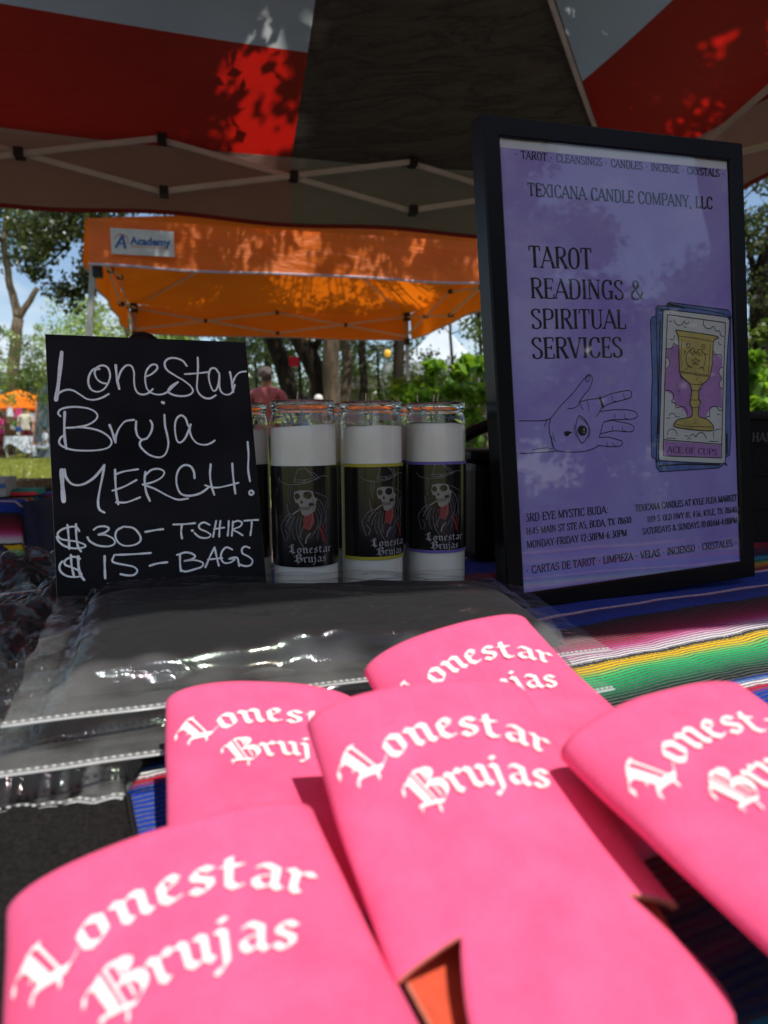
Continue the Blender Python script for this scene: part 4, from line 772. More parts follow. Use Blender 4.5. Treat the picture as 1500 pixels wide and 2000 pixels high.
CARD = [["blue",[348,592],[379,616],[480,610],[502,639],[535,648],[1323,577],[1353,538],[1320,-127],[1302,-725],[1274,-945],[1221,-966],[1172,-1049],[1112,-1073],[316,-1060],[276,-1018],[268,-931],[216,-899],[231,-480],[267,-102],[271,461],[291,498],[342,510]],["k14",[348,592],[379,616],[480,610],[502,639],[535,648],[1323,577],[1353,538],[1320,-127],[1302,-725],[1274,-945],[1221,-966],[1172,-1049],[1112,-1073],[316,-1060],[276,-1018],[268,-931],[216,-899],[231,-480],[267,-102],[271,461],[291,498],[342,510],[348,592]],["k14",[348,592],[340,179],[324,-389],[274,-932]],["k12",[480,610],[868,588],[1295,528],[1325,474]],["k30",[516,630],[720,596]],["k26",[1244,-722],[1238,-922]],["k20",[307,-1001],[648,-1004],[1127,-1041]],["k18",[395,461],[352,-104],[313,-675]],["white",[435,546],[466,575],[1294,503],[1328,464],[1276,71],[1232,-522],[1206,-1011],[1160,-1028],[333,-945],[305,-914],[354,-390],[395,84]],["k12",[435,546],[466,575],[1294,503],[1328,464],[1276,71],[1232,-522],[1206,-1011],[1160,-1028],[333,-945],[305,-914],[354,-390],[395,84],[435,546]],["purple",[450,188],[507,187],[581,215],[704,233],[951,212],[1074,133],[1206,82],[1184,-446],[1089,-417],[1010,-454],[943,-540],[719,-520],[637,-420],[553,-388],[510,-280],[425,-240]],["k12",[490,526],[1272,446]],["k12",[1272,446],[1219,-125],[1153,-969]],["k12",[1153,-969],[362,-899]],["k12",[490,526],[427,-106],[362,-899]],["cloud",[439,93],[478,83],[495,40],[472,-2],[432,-16]],["k8",[439,93],[478,83],[495,40],[472,-2],[432,-16]],["cloud",[1214,-17],[1169,-35],[1160,-84],[1197,-134],[1163,-173],[1167,-222],[1201,-243]],["k8",[1214,-17],[1169,-35],[1160,-84],[1197,-134],[1163,-173],[1167,-222],[1201,-243]],["k8",[508,462],[526,457],[545,464]],["k10",[575,476],[592,438],[633,419],[682,429],[708,462],[731,429],[773,451]],["k8",[700,410],[717,397],[738,400]],["k10",[968,468],[966,425],[1009,388],[1065,388],[1104,410],[1134,361],[1185,361],[1196,317],[1240,303]],["k10",[457,188],[507,182],[547,206],[558,239],[581,220],[606,220]],["k8",[512,282],[542,272],[567,291],[572,320]],["k10",[1075,172],[1105,127],[1156,114],[1194,112],[1206,90]],["k8",[1161,249],[1177,220],[1205,217]],["k10",[425,-240],[475,-236],[520,-266],[530,-310],[500,-357],[548,-368],[564,-417],[626,-405],[680,-426],[703,-466],[694,-519]],["k8",[457,-490],[489,-472],[531,-478],[550,-513]],["k8",[426,-527],[448,-513],[474,-524]],["k8",[553,-513],[572,-506],[596,-513]],["k10",[1183,-461],[1144,-469],[1114,-428],[1050,-426],[1010,-459],[1010,-523],[969,-523],[940,-549]],["k8",[1108,-512],[1130,-503],[1155,-514]],["k8",[427,-690],[444,-648],[487,-631],[535,-647],[561,-702]],["k8",[661,-712],[686,-708],[710,-724]],["k8",[690,-748],[715,-736],[736,-750]],["k10",[729,-716],[755,-697],[785,-704],[809,-730],[849,-692],[911,-695],[953,-752]],["k8",[1061,-758],[1050,-712],[1078,-669],[1155,-663]],["k8",[416,-720],[537,-731]],["k8",[984,-783],[1124,-796]],["banner",[385,-748],[1152,-834],[1144,-962],[367,-892]],["k12",[385,-736],[1155,-825]],["gold",[589,372],[1136,303],[1091,245],[1062,16],[1028,-101],[986,-149],[921,-188],[897,-220],[868,-253],[862,-340],[885,-371],[863,-421],[856,-516],[962,-550],[1042,-613],[1053,-653],[1014,-676],[788,-655],[543,-614],[522,-584],[583,-538],[757,-512],[767,-425],[744,-385],[755,-337],[771,-250],[747,-177],[687,-132],[623,-63],[620,272]],["k12",[589,372],[1136,303],[1091,245],[1062,16],[1028,-101],[986,-149],[921,-188],[897,-220],[868,-253],[862,-340],[885,-371],[863,-421],[856,-516],[962,-550],[1042,-613],[1053,-653],[1014,-676],[788,-655],[543,-614],[522,-584],[583,-538],[757,-512],[767,-425],[744,-385],[755,-337],[771,-250],[747,-177],[687,-132],[623,-63],[620,272],[589,372]],["k8",[624,310],[854,285],[1098,248]],["k8",[618,-48],[814,-72],[1026,-103]],["k6",[623,-63],[813,-86],[1019,-115]],["k8",[747,-177],[827,-189],[921,-188]],["k8",[771,-245],[818,-253],[868,-251]],["k8",[758,-342],[814,-349],[876,-346]],["k8",[763,-420],[810,-428],[860,-420]],["k8",[526,-579],[665,-610],[852,-624],[1051,-638]],["k6",[657,272],[642,81],[648,-49]],["k6",[1046,230],[1027,75],[1001,-95]],["k8",[752,214],[734,223],[721,209],[733,190],[764,194],[771,223],[741,238],[718,214]],["k8",[950,197],[932,202],[925,183],[949,171],[975,187],[964,217],[926,217]],["k9",[798,136],[824,155],[835,136],[810,117],[779,132],[775,165],[813,184],[841,136],[859,121]],["k9",[897,125],[879,145],[872,126],[896,108],[928,125],[923,159],[886,169],[848,135]],["k9",[775,175],[724,127],[709,70],[731,12],[767,-8]],["k9",[936,154],[971,95],[962,37],[941,-11],[903,-20]],["k8",[689,166],[706,147],[687,128]],["k8",[1004,124],[978,114],[966,134]],["k8",[836,87],[820,63],[783,67],[806,40],[792,13],[833,25],[867,8],[862,37],[894,59],[857,63],[836,87]],["k8",[825,44],[841,44],[840,31],[824,31],[825,44]],["k8",[710,-36],[730,-7],[767,-3],[791,-18]],["k8",[946,-50],[934,-21],[903,-15],[872,-25]]]
LINES = [["* TAROT * CLEANSINGS * CANDLES * INCENSE * CRYSTALS *",[-1244,1938],[1322,1931],73],["TEXICANA CANDLE COMPANY, LLC",[-1117,1606],[1145,1604],119],["TAROT",[-1142,944],[-424,957],200],["READINGS &",[-1143,664],[197,671],188],["SPIRITUAL",[-1155,385],[-40,385],186],["SERVICES",[-1166,107],[-99,105],198],["3RD EYE MYSTIC BUDA:",[-1336,-1411],[-359,-1440],77],["1645 MAIN ST STE A5, BUDA, TX 78610",[-1335,-1537],[-78,-1564],68],["MONDAY-FRIDAY 12:30PM-6:30PM",[-1333,-1667],[-142,-1690],70],["TEXICANA CANDLES AT KYLE FLEA MARKET",[-17,-1432],[1351,-1449],68],["1119 S. OLD HWY 81, #36, KYLE, TX 78640",[129,-1560],[1351,-1570],63],["SATURDAYS & SUNDAYS 10:00AM-4:00PM",[61,-1673],[1346,-1694],66],["* CARTAS DE TAROT * LIMPIEZA * VELAS * INCIENSO * CRISTALES *",[-1362,-1902],[1336,-1952],76],["ACE OF CUPS",[414,-866],[1090,-937],64]]
# ------------------------------------------------------------------ lettering
BL = {   # blackletter, x-height 1: (advance, [(kind, points)])   n: broad pen, h: hairline
 'n': (.74, [('n', [(0, .93), (.15, .80), (.15, .16), (.27, .02)]), ('h', [(.17, .72), (.42, .98)]), ('n', [(.40, .95), (.55, .82), (.55, .16), (.68, .02)])]),
 'u': (.76, [('n', [(0, .95), (.14, .84), (.14, .20), (.30, .03)]), ('h', [(.30, .02), (.54, .24)]), ('n', [(.40, .95), (.56, .84), (.56, .16), (.70, .02)])]),
 'r': (.56, [('n', [(0, .93), (.15, .80), (.15, .16), (.28, .02)]), ('h', [(.17, .70), (.38, .96)]), ('n', [(.36, .98), (.50, .82)])]),
 'o': (.72, [('n', [(.13, .80), (.13, .22), (.28, .04)]), ('h', [(.13, .80), (.36, 1.0)]), ('n', [(.34, .98), (.54, .80), (.54, .20)]), ('h', [(.28, .02), (.55, .22)])]),
 'e': (.60, [('n', [(.13, .80), (.13, .22), (.30, .03)]), ('h', [(.30, .02), (.54, .18)]), ('h', [(.13, .80), (.34, 1.0)]), ('n', [(.32, .98), (.47, .80)]), ('h', [(.49, .74), (.13, .46)])]),
 's': (.62, [('h', [(.12, .80), (.32, 1.0)]), ('n', [(.31, .98), (.50, .84)]), ('n', [(.13, .80), (.14, .62), (.46, .44), (.46, .20)]), ('h', [(.46, .20), (.26, .02)]), ('n', [(.06, .20), (.26, .03)])]),
 't': (.54, [('n', [(.16, 1.22), (.16, .20), (.32, .03)]), ('h', [(.32, .02), (.50, .18)]), ('n', [(.02, .90), (.42, .90)])]),
 'a': (.74, [('n', [(.12, .76), (.20, .84)]), ('h', [(.12, .80), (.30, 1.0)]), ('n', [(.28, .97), (.54, .80), (.54, .16), (.68, .02)]), ('h', [(.52, .60), (.14, .42)]), ('n', [(.13, .42), (.13, .20), (.28, .03)]), ('h', [(.28, .02), (.54, .24)])]),
 'j': (.38, [('n', [(.02, .94), (.17, .82), (.17, -.20)]), ('h', [(.17, -.2), (-.10, -.46)]), ('n', [(-.12, -.36), (-.02, -.46)]), ('n', [(.12, 1.32), (.22, 1.22)])]),
 'L': (1.06, [('m', [(.42, 1.58), (.42, .38)]), ('h', [(.68, 1.62), (.68, .22)]), ('s', [(.00, .98), (.10, 1.28), (.26, 1.36), (.42, 1.22)]), ('s', [(.42, 1.52), (.56, 1.66), (.72, 1.58)]), ('m', [(.10, .34), (.34, .36), (.66, .10), (.86, .08), (1.10, .34)]), ('s', [(.62, .14), (.56, -.06), (.50, -.26)]), ('s', [(.02, .12), (.10, .30), (.22, .36)]), ('h', [(.22, .74), (.42, .86)])]),
 'B': (1.24, [('m', [(.38, 1.46), (.38, .20)]), ('h', [(.60, 1.56), (.60, .02)]), ('s', [(.00, 1.00), (.10, 1.28), (.26, 1.34), (.40, 1.20)]), ('s', [(.38, 1.40), (.60, 1.60), (.86, 1.52)]), ('m', [(.84, 1.50), (1.00, 1.30), (.92, 1.04), (.68, .88)]), ('m', [(.70, .88), (1.02, .80), (1.14, .50), (1.04, .18), (.78, -.02)]), ('s', [(.80, -.02), (.54, .10), (.28, .22), (.04, .30)]), ('s', [(.62, .02), (.54, -.14), (.48, -.34)]), ('h', [(.80, 1.30), (.80, 1.02)]), ('h', [(.84, .70), (.84, .20)]), ('s', [(.02, .08), (.10, .22), (.20, .26)])]),
}
def bl_width(s, gap=.10): return sum(BL[c][0] + gap for c in s) - gap
def bl_text(ink, s, place, W=.26, gap=.10, hair=.05, step=.12):
    """place(x, y) maps the line's own units (x-height 1) to the ink plane and gives the local scale"""
    x = 0
    for ch in s:
        adv, st = BL[ch]
        for kind, P in st:
            Q = [(x + a, b) for a, b in P]
            if kind == 'h': ink_map(ink, Q, place, hair, step, 'h')
            elif kind == 'm': ink_map(ink, Q, place, W * 1.3, step, 'c')
            elif kind == 's': ink_map(ink, Q, place, W * .68, step, 'c')
            elif kind == 'n': ink_map(ink, Q, place, W, step, 'n')
            else: ink_map(ink, Q, place, W * .9, step, 'c')
        x += adv + gap
def ink_map(ink, Q, place, W, step, kind):
    P = [Vector(p) for p in Q]
    if kind == 'c': R = smooth_pts(P, step)
    else:
        R = []
        for i in range(len(P) - 1):
            n = max(1, int((P[i + 1] - P[i]).length / step)); R += [P[i].lerp(P[i + 1], k / n) for k in range(n)]
        R.append(P[-1])
    V = []
    if kind == 'h':
        for i, q in enumerate(R):
            d = (R[min(i + 1, len(R) - 1)] - R[max(i - 1, 0)]).normalized(); n_ = Vector((-d.y, d.x)) * W / 2; V += [q + n_, q - n_]
    else:
        h = Vector((math.cos(.72), math.sin(.72))) * W / 2
        for q in R: V += [q - h, q + h]
    ink._put([place(v.x, v.y) for v in V], [(2 * i, 2 * i + 1, 2 * i + 3, 2 * i + 2) for i in range(len(R) - 1)])

# high-contrast roman capitals: T thick stem, t thin stem, h hairline, c modulated curve
SF = {
 'A': (.58, [('t', (0, 0), (.29, 1)), ('T', (.27, 1), (.55, 0)), ('h', (.09, .34), (.44, .34))]),
 'B': (.50, [('T', (.1, 0), (.1, 1)), ('c', (.1, .99), (.30, .99), (.42, .90), (.42, .66), (.30, .55), (.1, .54)), ('c', (.1, .54), (.33, .53), (.46, .42), (.46, .13), (.32, .01), (.1, .01))]),
 'C': (.52, [('c', (.47, .74), (.42, .93), (.28, .99), (.12, .86), (.07, .5), (.12, .14), (.28, .01), (.42, .07), (.48, .27)), ('t', (.47, .72), (.47, .98))]),
 'D': (.56, [('T', (.1, 0), (.1, 1)), ('c', (.1, .99), (.30, .99), (.46, .84), (.50, .5), (.46, .16), (.30, .01), (.1, .01))]),
 'E': (.46, [('T', (.1, 0), (.1, 1)), ('h', (.1, .985), (.42, .985)), ('h', (.1, .52), (.34, .52)), ('h', (.1, .015), (.44, .015)), ('k', (.42, .99), (.42, .80)), ('k', (.34, .62), (.34, .42)), ('k', (.44, .01), (.44, .22))]),
 'F': (.44, [('T', (.1, 0), (.1, 1)), ('h', (.1, .985), (.42, .985)), ('h', (.1, .52), (.34, .52)), ('k', (.42, .99), (.42, .80)), ('k', (.34, .62), (.34, .42))]),
 'G': (.56, [('c', (.47, .76), (.42, .93), (.28, .99), (.12, .86), (.07, .5), (.12, .14), (.28, .01), (.44, .10), (.49, .26)), ('t', (.47, .74), (.47, .98)), ('T', (.47, .02), (.47, .42)), ('h', (.32, .42), (.58, .42))]),
 'H': (.58, [('T', (.1, 0), (.1, 1)), ('T', (.48, 0), (.48, 1)), ('h', (.1, .52), (.48, .52))]),
 'I': (.24, [('T', (.12, 0), (.12, 1))]),
 'K': (.56, [('T', (.1, 0), (.1, 1)), ('t', (.12, .42), (.46, 1)), ('T', (.22, .56), (.52, 0))]),
 'L': (.44, [('T', (.1, 0), (.1, 1)), ('h', (.1, .015), (.42, .015)), ('k', (.42, .01), (.42, .24))]),
 'M': (.72, [('t', (.08, 0), (.08, 1)), ('T', (.08, 1), (.36, .05)), ('t', (.36, .05), (.62, 1)), ('T', (.62, 0), (.62, 1))]),
 'N': (.60, [('t', (.08, 0), (.08, 1)), ('T', (.08, 1), (.50, .02)), ('t', (.50, .02), (.50, 1))]),
 'O': (.56, [('c', (.28, .99), (.12, .86), (.07, .5), (.12, .14), (.28, .01), (.44, .14), (.49, .5), (.44, .86), (.28, .99))]),
 'P': (.48, [('T', (.1, 0), (.1, 1)), ('c', (.1, .99), (.32, .99), (.45, .88), (.45, .60), (.32, .48), (.1, .47))]),
 'R': (.54, [('T', (.1, 0), (.1, 1)), ('c', (.1, .99), (.30, .99), (.43, .88), (.43, .64), (.30, .53), (.1, .52)), ('T', (.26, .52), (.50, 0))]),
 'S': (.46, [('c', (.39, .80), (.34, .94), (.22, .99), (.08, .90), (.07, .74), (.16, .60), (.32, .46), (.41, .32), (.40, .12), (.26, .01), (.12, .05), (.06, .22)), ('t', (.39, .78), (.39, .98)), ('t', (.06, .02), (.06, .24))]),
 'T': (.50, [('T', (.25, 0), (.25, 1)), ('h', (.02, .985), (.48, .985)), ('k', (.02, .99), (.02, .78)), ('k', (.48, .99), (.48, .78))]),
 'U': (.58, [('T', (.1, .22), (.1, 1)), ('c', (.1, .25), (.14, .08), (.28, .01), (.42, .08), (.48, .25)), ('t', (.48, .22), (.48, 1))]),
 'V': (.56, [('T', (.03, 1), (.29, 0)), ('t', (.29, 0), (.53, 1))]),
 'W': (.78, [('T', (.03, 1), (.23, 0)), ('t', (.23, 0), (.40, .9)), ('T', (.38, .95), (.57, 0)), ('t', (.57, 0), (.75, 1))]),
 'X': (.54, [('T', (.04, 1), (.50, 0)), ('t', (.04, 0), (.50, 1))]),
 'Y': (.52, [('T', (.03, 1), (.27, .44)), ('t', (.27, .44), (.49, 1)), ('T', (.27, 0), (.27, .46))]),
 'Z': (.48, [('h', (.05, .985), (.44, .985)), ('T', (.43, .98), (.05, .02)), ('h', (.05, .015), (.45, .015)), ('k', (.45, .01), (.45, .22)), ('k', (.05, .99), (.05, .8))]),
 '&': (.64, [('c', (.60, .44), (.48, .16), (.28, .01), (.08, .10), (.07, .34), (.26, .56), (.38, .74), (.34, .94), (.22, .98), (.14, .86), (.18, .68), (.36, .34), (.56, .02))]),
 '0': (.48, [('c', (.24, .99), (.10, .86), (.07, .5), (.10, .14), (.24, .01), (.38, .14), (.41, .5), (.38, .86), (.24, .99))]),
 '1': (.30, [('T', (.15, 0), (.15, 1)), ('k', (.15, .98), (.04, .84))]),
 '2': (.46, [('c', (.07, .76), (.14, .95), (.26, .99), (.38, .84), (.34, .56), (.06, .03)), ('h', (.06, .015), (.42, .015))]),
 '3': (.46, [('h', (.06, .985), (.38, .985)), ('t', (.38, .98), (.20, .60)), ('c', (.20, .60), (.36, .52), (.40, .28), (.32, .05), (.18, .01), (.06, .16))]),
 '4': (.48, [('T', (.34, 0), (.34, 1)), ('t', (.34, 1), (.04, .28)), ('h', (.04, .27), (.46, .27))]),
 '5': (.46, [('h', (.10, .985), (.38, .985)), ('t', (.10, .98), (.09, .56)), ('c', (.09, .56), (.26, .62), (.39, .46), (.38, .16), (.24, .01), (.08, .10))]),
 '6': (.48, [('c', (.38, .92), (.20, .80), (.08, .40), (.12, .08), (.24, .01), (.38, .12), (.38, .42), (.24, .56), (.10, .40))]),
 '7': (.44, [('h', (.05, .985), (.41, .985)), ('T', (.41, .98), (.16, 0))]),
 '8': (.48, [('c', (.24, .99), (.10, .86), (.12, .66), (.24, .54), (.40, .36), (.38, .10), (.24, .01), (.08, .12), (.08, .36), (.24, .54), (.36, .68), (.36, .88), (.24, .99))]),
 '9': (.48, [('c', (.10, .08), (.26, .18), (.40, .56), (.36, .90), (.24, .99), (.10, .88), (.10, .62), (.22, .46), (.38, .58))]),
 ',': (.20, [('T', (.12, .08), (.07, -.14))]), '.': (.20, [('d', (.10, .06))]), ':': (.22, [('d', (.11, .10)), ('d', (.11, .60))]), '-': (.30, [('h2', (.04, .42), (.26, .42))]),
 '#': (.50, [('t', (.12, 0), (.20, 1)), ('t', (.30, 0), (.38, 1)), ('h', (.04, .34), (.44, .34)), ('h', (.06, .66), (.46, .66))]), '*': (.36, [('d2', (.18, .48))]), ' ': (.26, []),
}
def sf_width(s, sp=.05): return sum(SF[c][0] + sp for c in s) - sp
def sf_text(ink, s, x0, y0, width, H, Tw=.115, tw=.034, sp=.05):
    k = width / sf_width(s, sp); x = 0; kt = min(k, H * 1.0); step = H * .12
    for ch in s:
        adv, st = SF[ch]
        for q in st:
            kind, P = q[0], q[1:]
            Q = [Vector((x0 + (x + a) * k, y0 + b * H)) for a, b in P]
            if kind == 'c':
                ink.stroke(Q, lambda t, d: (tw + (Tw - tw) * abs(d.y) ** 2.2) * kt, True, step, False)
            elif kind == 'd': ink.disc(Q[0], .07 * kt, .065 * H)
            elif kind == 'd2': ink.disc(Q[0], .09 * kt, .09 * H)
            else:
                w = {'T': Tw, 't': tw * 1.15, 'h': tw, 'k': tw * 1.3, 'h2': Tw * .7}[kind] * kt
                ink.stroke(Q, w, False, 1, False)
                if kind in 'Tt':
                    for e, o_ in ((Q[0], P[0]), (Q[1], P[1])):
                        if (abs(o_[1]) < .001 or abs(o_[1] - 1) < .001) and ch not in '1740,#':
                            if (ch, round(o_[1])) in (('V', 0), ('W', 0), ('A', 1), ('M', 0)): continue
                            yy = e.y + (tw * .5 * kt if o_[1] < .5 else -tw * .5 * kt)
                            ink.stroke([(e.x - .095 * k, yy), (e.x + .095 * k, yy)], tw * kt, False, 1, False)
        x += adv + sp

# ------------------------------------------------------------------ merchandise table
TZ = 0.785
SY = SERAPE_YAW; sd_ = Vector((math.cos(SY), math.sin(SY), 0)); sn_ = Vector((-math.sin(SY), math.cos(SY), 0))
def table():
    t = thing('folding_table', 'folding table under the striped blanket of the merchandise stall', 'table', sd_ * .15 + sn_ * .38, SY)
    mb = MB(); mb.box((0, 0, TZ - .028), (1.86, 1.04, .035), None, .006); mb.build('table_top', M['white_box'], t)
    for sx in (-1, 1):
        for sy in (-1, 1):
            mb = MB(); mb.tube([(sx * .78, sy * .42, TZ - .045), (sx * .82, sy * .42, 0)], .013, 8); mb.build('leg', M['leg'], t)
        mb = MB(); mb.tube([(sx * .80, -.42, .35), (sx * .80, .42, .35)], .011, 8); mb.build('stretcher', M['leg'], t)
table()
def serape(name, label, org, d, n_, u0, u1, v0, v1, uoff, drop, zt, nu=150, nv=110, mtl='serape', warp=False):
    """blanket on a table top with hanging sides; UV = metres along and across the stripes"""
    V = []; UV = []
    us = [u0 - drop + (u1 - u0 + 2 * drop) * i / nu for i in range(nu + 1)]; vs = [v0 - drop + (v1 - v0 + 2 * drop) * j / nv for j in range(nv + 1)]
    for v in vs:
        for u in us:
            cu, cv = min(max(u, u0), u1), min(max(v, v0), v1); dz = max(abs(u - cu), abs(v - cv)); hang = min(dz, drop)
            w = .0018 * noise.noise(Vector((u * 9, v * 9, 2))) + .0008 * noise.noise(Vector((u * 30, v * 30, 5)))
            p = org + d * cu + n_ * cv + Vector((0, 0, zt + w - hang))
            out = (d * (u - cu) + n_ * (v - cv)); 
            if dz > 0:
                out.normalize(); p += out * (.012 + .03 * min(1, hang * 3) * (1 + math.sin((u + v) * 26)) * .5)
            wq = min(1, max(0, (.05 - p.x) / .16)) if warp else 0
            V.append(p); UV.append((u + uoff[0], v + uoff[1] - .055 * wq * wq * (3 - 2 * wq)))
    Fc = [(j * (nu + 1) + i, j * (nu + 1) + i + 1, (j + 1) * (nu + 1) + i + 1, (j + 1) * (nu + 1) + i) for j in range(nv) for i in range(nu)]
    o = mesh(name, V, Fc, M[mtl], None, True)
    uv = o.data.uv_layers.new(name='UVMap')
    for lp in o.data.loops: uv.data[lp.index].uv = UV[lp.vertex_index]
    tag(o, label, 'blanket'); return o
serape('serape_blanket', 'woven rainbow striped blanket spread over the merchandise table', Vector((0, 0, 0)), sd_, sn_, -.78, 1.08, -.14, .90, (0, 0), .34, TZ, warp=True)

# ------------------------------------------------------------------ pink can coolers
HW = .0473
def kb(y):
    t = min(1, max(0, -y / .1318))
    return (.0138 - .0058 * min(1, t * 1.25)) * max(0.0, 1 - max(0, (t - .78) / .22) ** 2.2) ** .5 + .0011
def kz(x, y, k=0.0):
    q = max(0.0, 1 - min(1, abs(x) / HW) ** 2.4)
    return kb(y) * q ** .5 + k * y * y
def koozie(label, R, tpos, k, txt_dx=0.0, txt_dy=0.0, seed=0):
    Rm = Matrix(R); U, = (Rm,); 
    x = Rm.col[0].normalized(); z = x.cross(Rm.col[1]).normalized(); y = z.cross(x)
    R3 = Matrix((x, y, z)).transposed()
    t = thing('can_cooler', label, 'can cooler', tpos, 0, 'pink can coolers fanned out on the table', R3)
    N = 112; V = []; Fc = []
    TIP, TY = .028, -.0905
    # tube; columns at fixed x, the last row runs along the notch's upper edge
    cols = []
    for i in range(N):
        a = 2 * PI * i / N; c, s = math.cos(a), math.sin(a); cols.append((math.copysign(abs(c) ** (2 / 2.4), c) * HW, 1 if s >= 0 else -1, abs(s)))
    rows = 40
    def yend(xc, sg=1): return TY if abs(xc) <= TIP or sg < 0 else TY - .0045 * (abs(xc) - TIP) / (HW - TIP)
    for j in range(rows + 1):
        for xc, sg, s in cols:
            yy = yend(xc, sg) * j / rows; lip = 1 + .05 * math.exp(-j * 1.2); wv = 1 + .012 * noise.noise(Vector((seed, yy * 30, 0)))
            zz = kb(yy) * s * sg * lip + k * yy * yy + .0006 * noise.noise(Vector((xc * 40, yy * 40, seed + sg)))
            V.append(Vector((xc * wv, yy, zz)))
    Fc = [(j * N + i, (j + 1) * N + i, (j + 1) * N + (i + 1) % N, j * N + (i + 1) % N) for j in range(rows) for i in range(N)]
    # bottom flap on both sheets
    def wl(q): return TIP + (HW - .0105 - TIP) * (1 - (1 - min(1, q / .75)) ** 1.6) if q < .75 else (HW - .0105) * (1 - .16 * ((q - .75) / .25) ** 2)
    sheets = {}
    for sg in (1, -1):
        T_ = TIP if sg > 0 else .0445
        ids = [i for i, c in enumerate(cols) if c[1] == sg and abs(c[0]) <= T_ + 1e-6]
        ids.sort(key=lambda i: cols[i][0]); prev = [rows * N + i for i in ids]; xs = [cols[i][0] for i in ids]; nr = 16; x0 = xs[-1]
        for r in range(1, nr + 1):
            q = r / nr; yy = TY - .041 * q; cur = []
            for xc in xs:
                xx = xc / x0 * wl(q); xx = xx if sg > 0 else xc * (1 - .16 * q); cur.append(len(V)); z_ = kz(xx, yy) * sg + k * yy * yy
                V.append(Vector((xx, yy, z_)))
            for i in range(len(xs) - 1):
                f = (prev[i], prev[i + 1], cur[i + 1], cur[i]); Fc.append(f if sg < 0 else f[::-1])
            prev = cur
        sheets[sg] = prev
    A, Bq = sheets[1], sheets[-1]
    for i in range(len(A) - 1): Fc.append((A[i], A[i + 1], Bq[i + 1], Bq[i]))
    o = mesh('sleeve', V, Fc, [M['koozie'], M['lining'], M['cutfoam']], t, True)
    # outward normals
    bm = bmesh.new(); bm.from_mesh(o.data); bmesh.ops.recalc_face_normals(bm, faces=bm.faces); 
    c = sum((f.normal.z for f in bm.faces if f.calc_center_median().z > .002), 0)
    if c < 0: bmesh.ops.reverse_faces(bm, faces=bm.faces)
    bm.to_mesh(o.data); bm.free(); o.data.polygons.foreach_set('use_smooth', [True] * len(o.data.polygons))
    md = o.modifiers.new('foam', 'SOLIDIFY'); md.thickness = .0024; md.offset = -1; md.material_offset = 1; md.material_offset_rim = 2
    def fn(x_, y_, h):
        e = 1e-4; zz = kz(x_, y_, 0) + k * y_ * y_
        return Vector((x_, y_, zz + h + .0004))
    ink = Ink(fn, 3e-4, 4e-6)
    # arched first line
    s = 'Lonestar'; tw = bl_width(s, .07); wid = .0765; sc = wid / tw
    cxx, Rr = -.003 + txt_dx, .062; base = -.0258 + txt_dy
    def place(x_, y_):
        a = ((x_ / tw) - .5) * wid / Rr; r = Rr + y_ * .0086
        return (cxx + r * math.sin(a), base - Rr + r * math.cos(a) - .0)
    bl_text(ink, s, place, .235, .07, .06)
    s2 = 'Brujas'; tw2 = bl_width(s2, .07); wid2 = .0495
    def place2(x_, y_):
        a = ((x_ / tw2) - .5) * wid2 / .055; r = .055 + y_ * .0086
        return (cxx + .0035 + r * math.sin(a), base - .0212 - .055 + r * math.cos(a))
    bl_text(ink, s2, place2, .235, .07, .06)
    ink.build('lettering', M['white_print'], t)
    return t
koozie('uppermost pink can cooler, both lettering lines and its orange notch in view', [[.93, -.3057, .2039], [.3646, .8369, -.4083], [-.0458, .4541, .8898]], (.0147, .2703, .8417), 0.9, seed=1)
koozie('pink can cooler beside the bagged shirts, its word endings covered by the uppermost one', [[.9256, -.2426, .2907], [.3276, .898, -.2936], [-.1898, .367, .9106]], (-.0557, .325, .8219), 2.0, seed=2)
koozie('farthest pink can cooler, resting on the clear shirt bag with its word beginnings covered', [[.8995, -.4244, .1039], [.4225, .7846, -.4538], [.1111, .4521, .885]], (.0324, .3453, .8442), 1.2, seed=3)
koozie('pink can cooler lying on the bare striped blanket, its lettering cut by the picture border', [[.8996, -.4228, .1096], [.4367, .8642, -.2499], [.0109, .2727, .962]], (.1027, .2551, .8417), 0.4, seed=4)
koozie('pink can cooler nearest the camera, beside the black felt with the largest lettering', [[.9103, -.4112, .0479], [.402, .8502, -.3401], [.0991, .3288, .9392]], (-.0683, .2124, .8163), 1.6, seed=5)

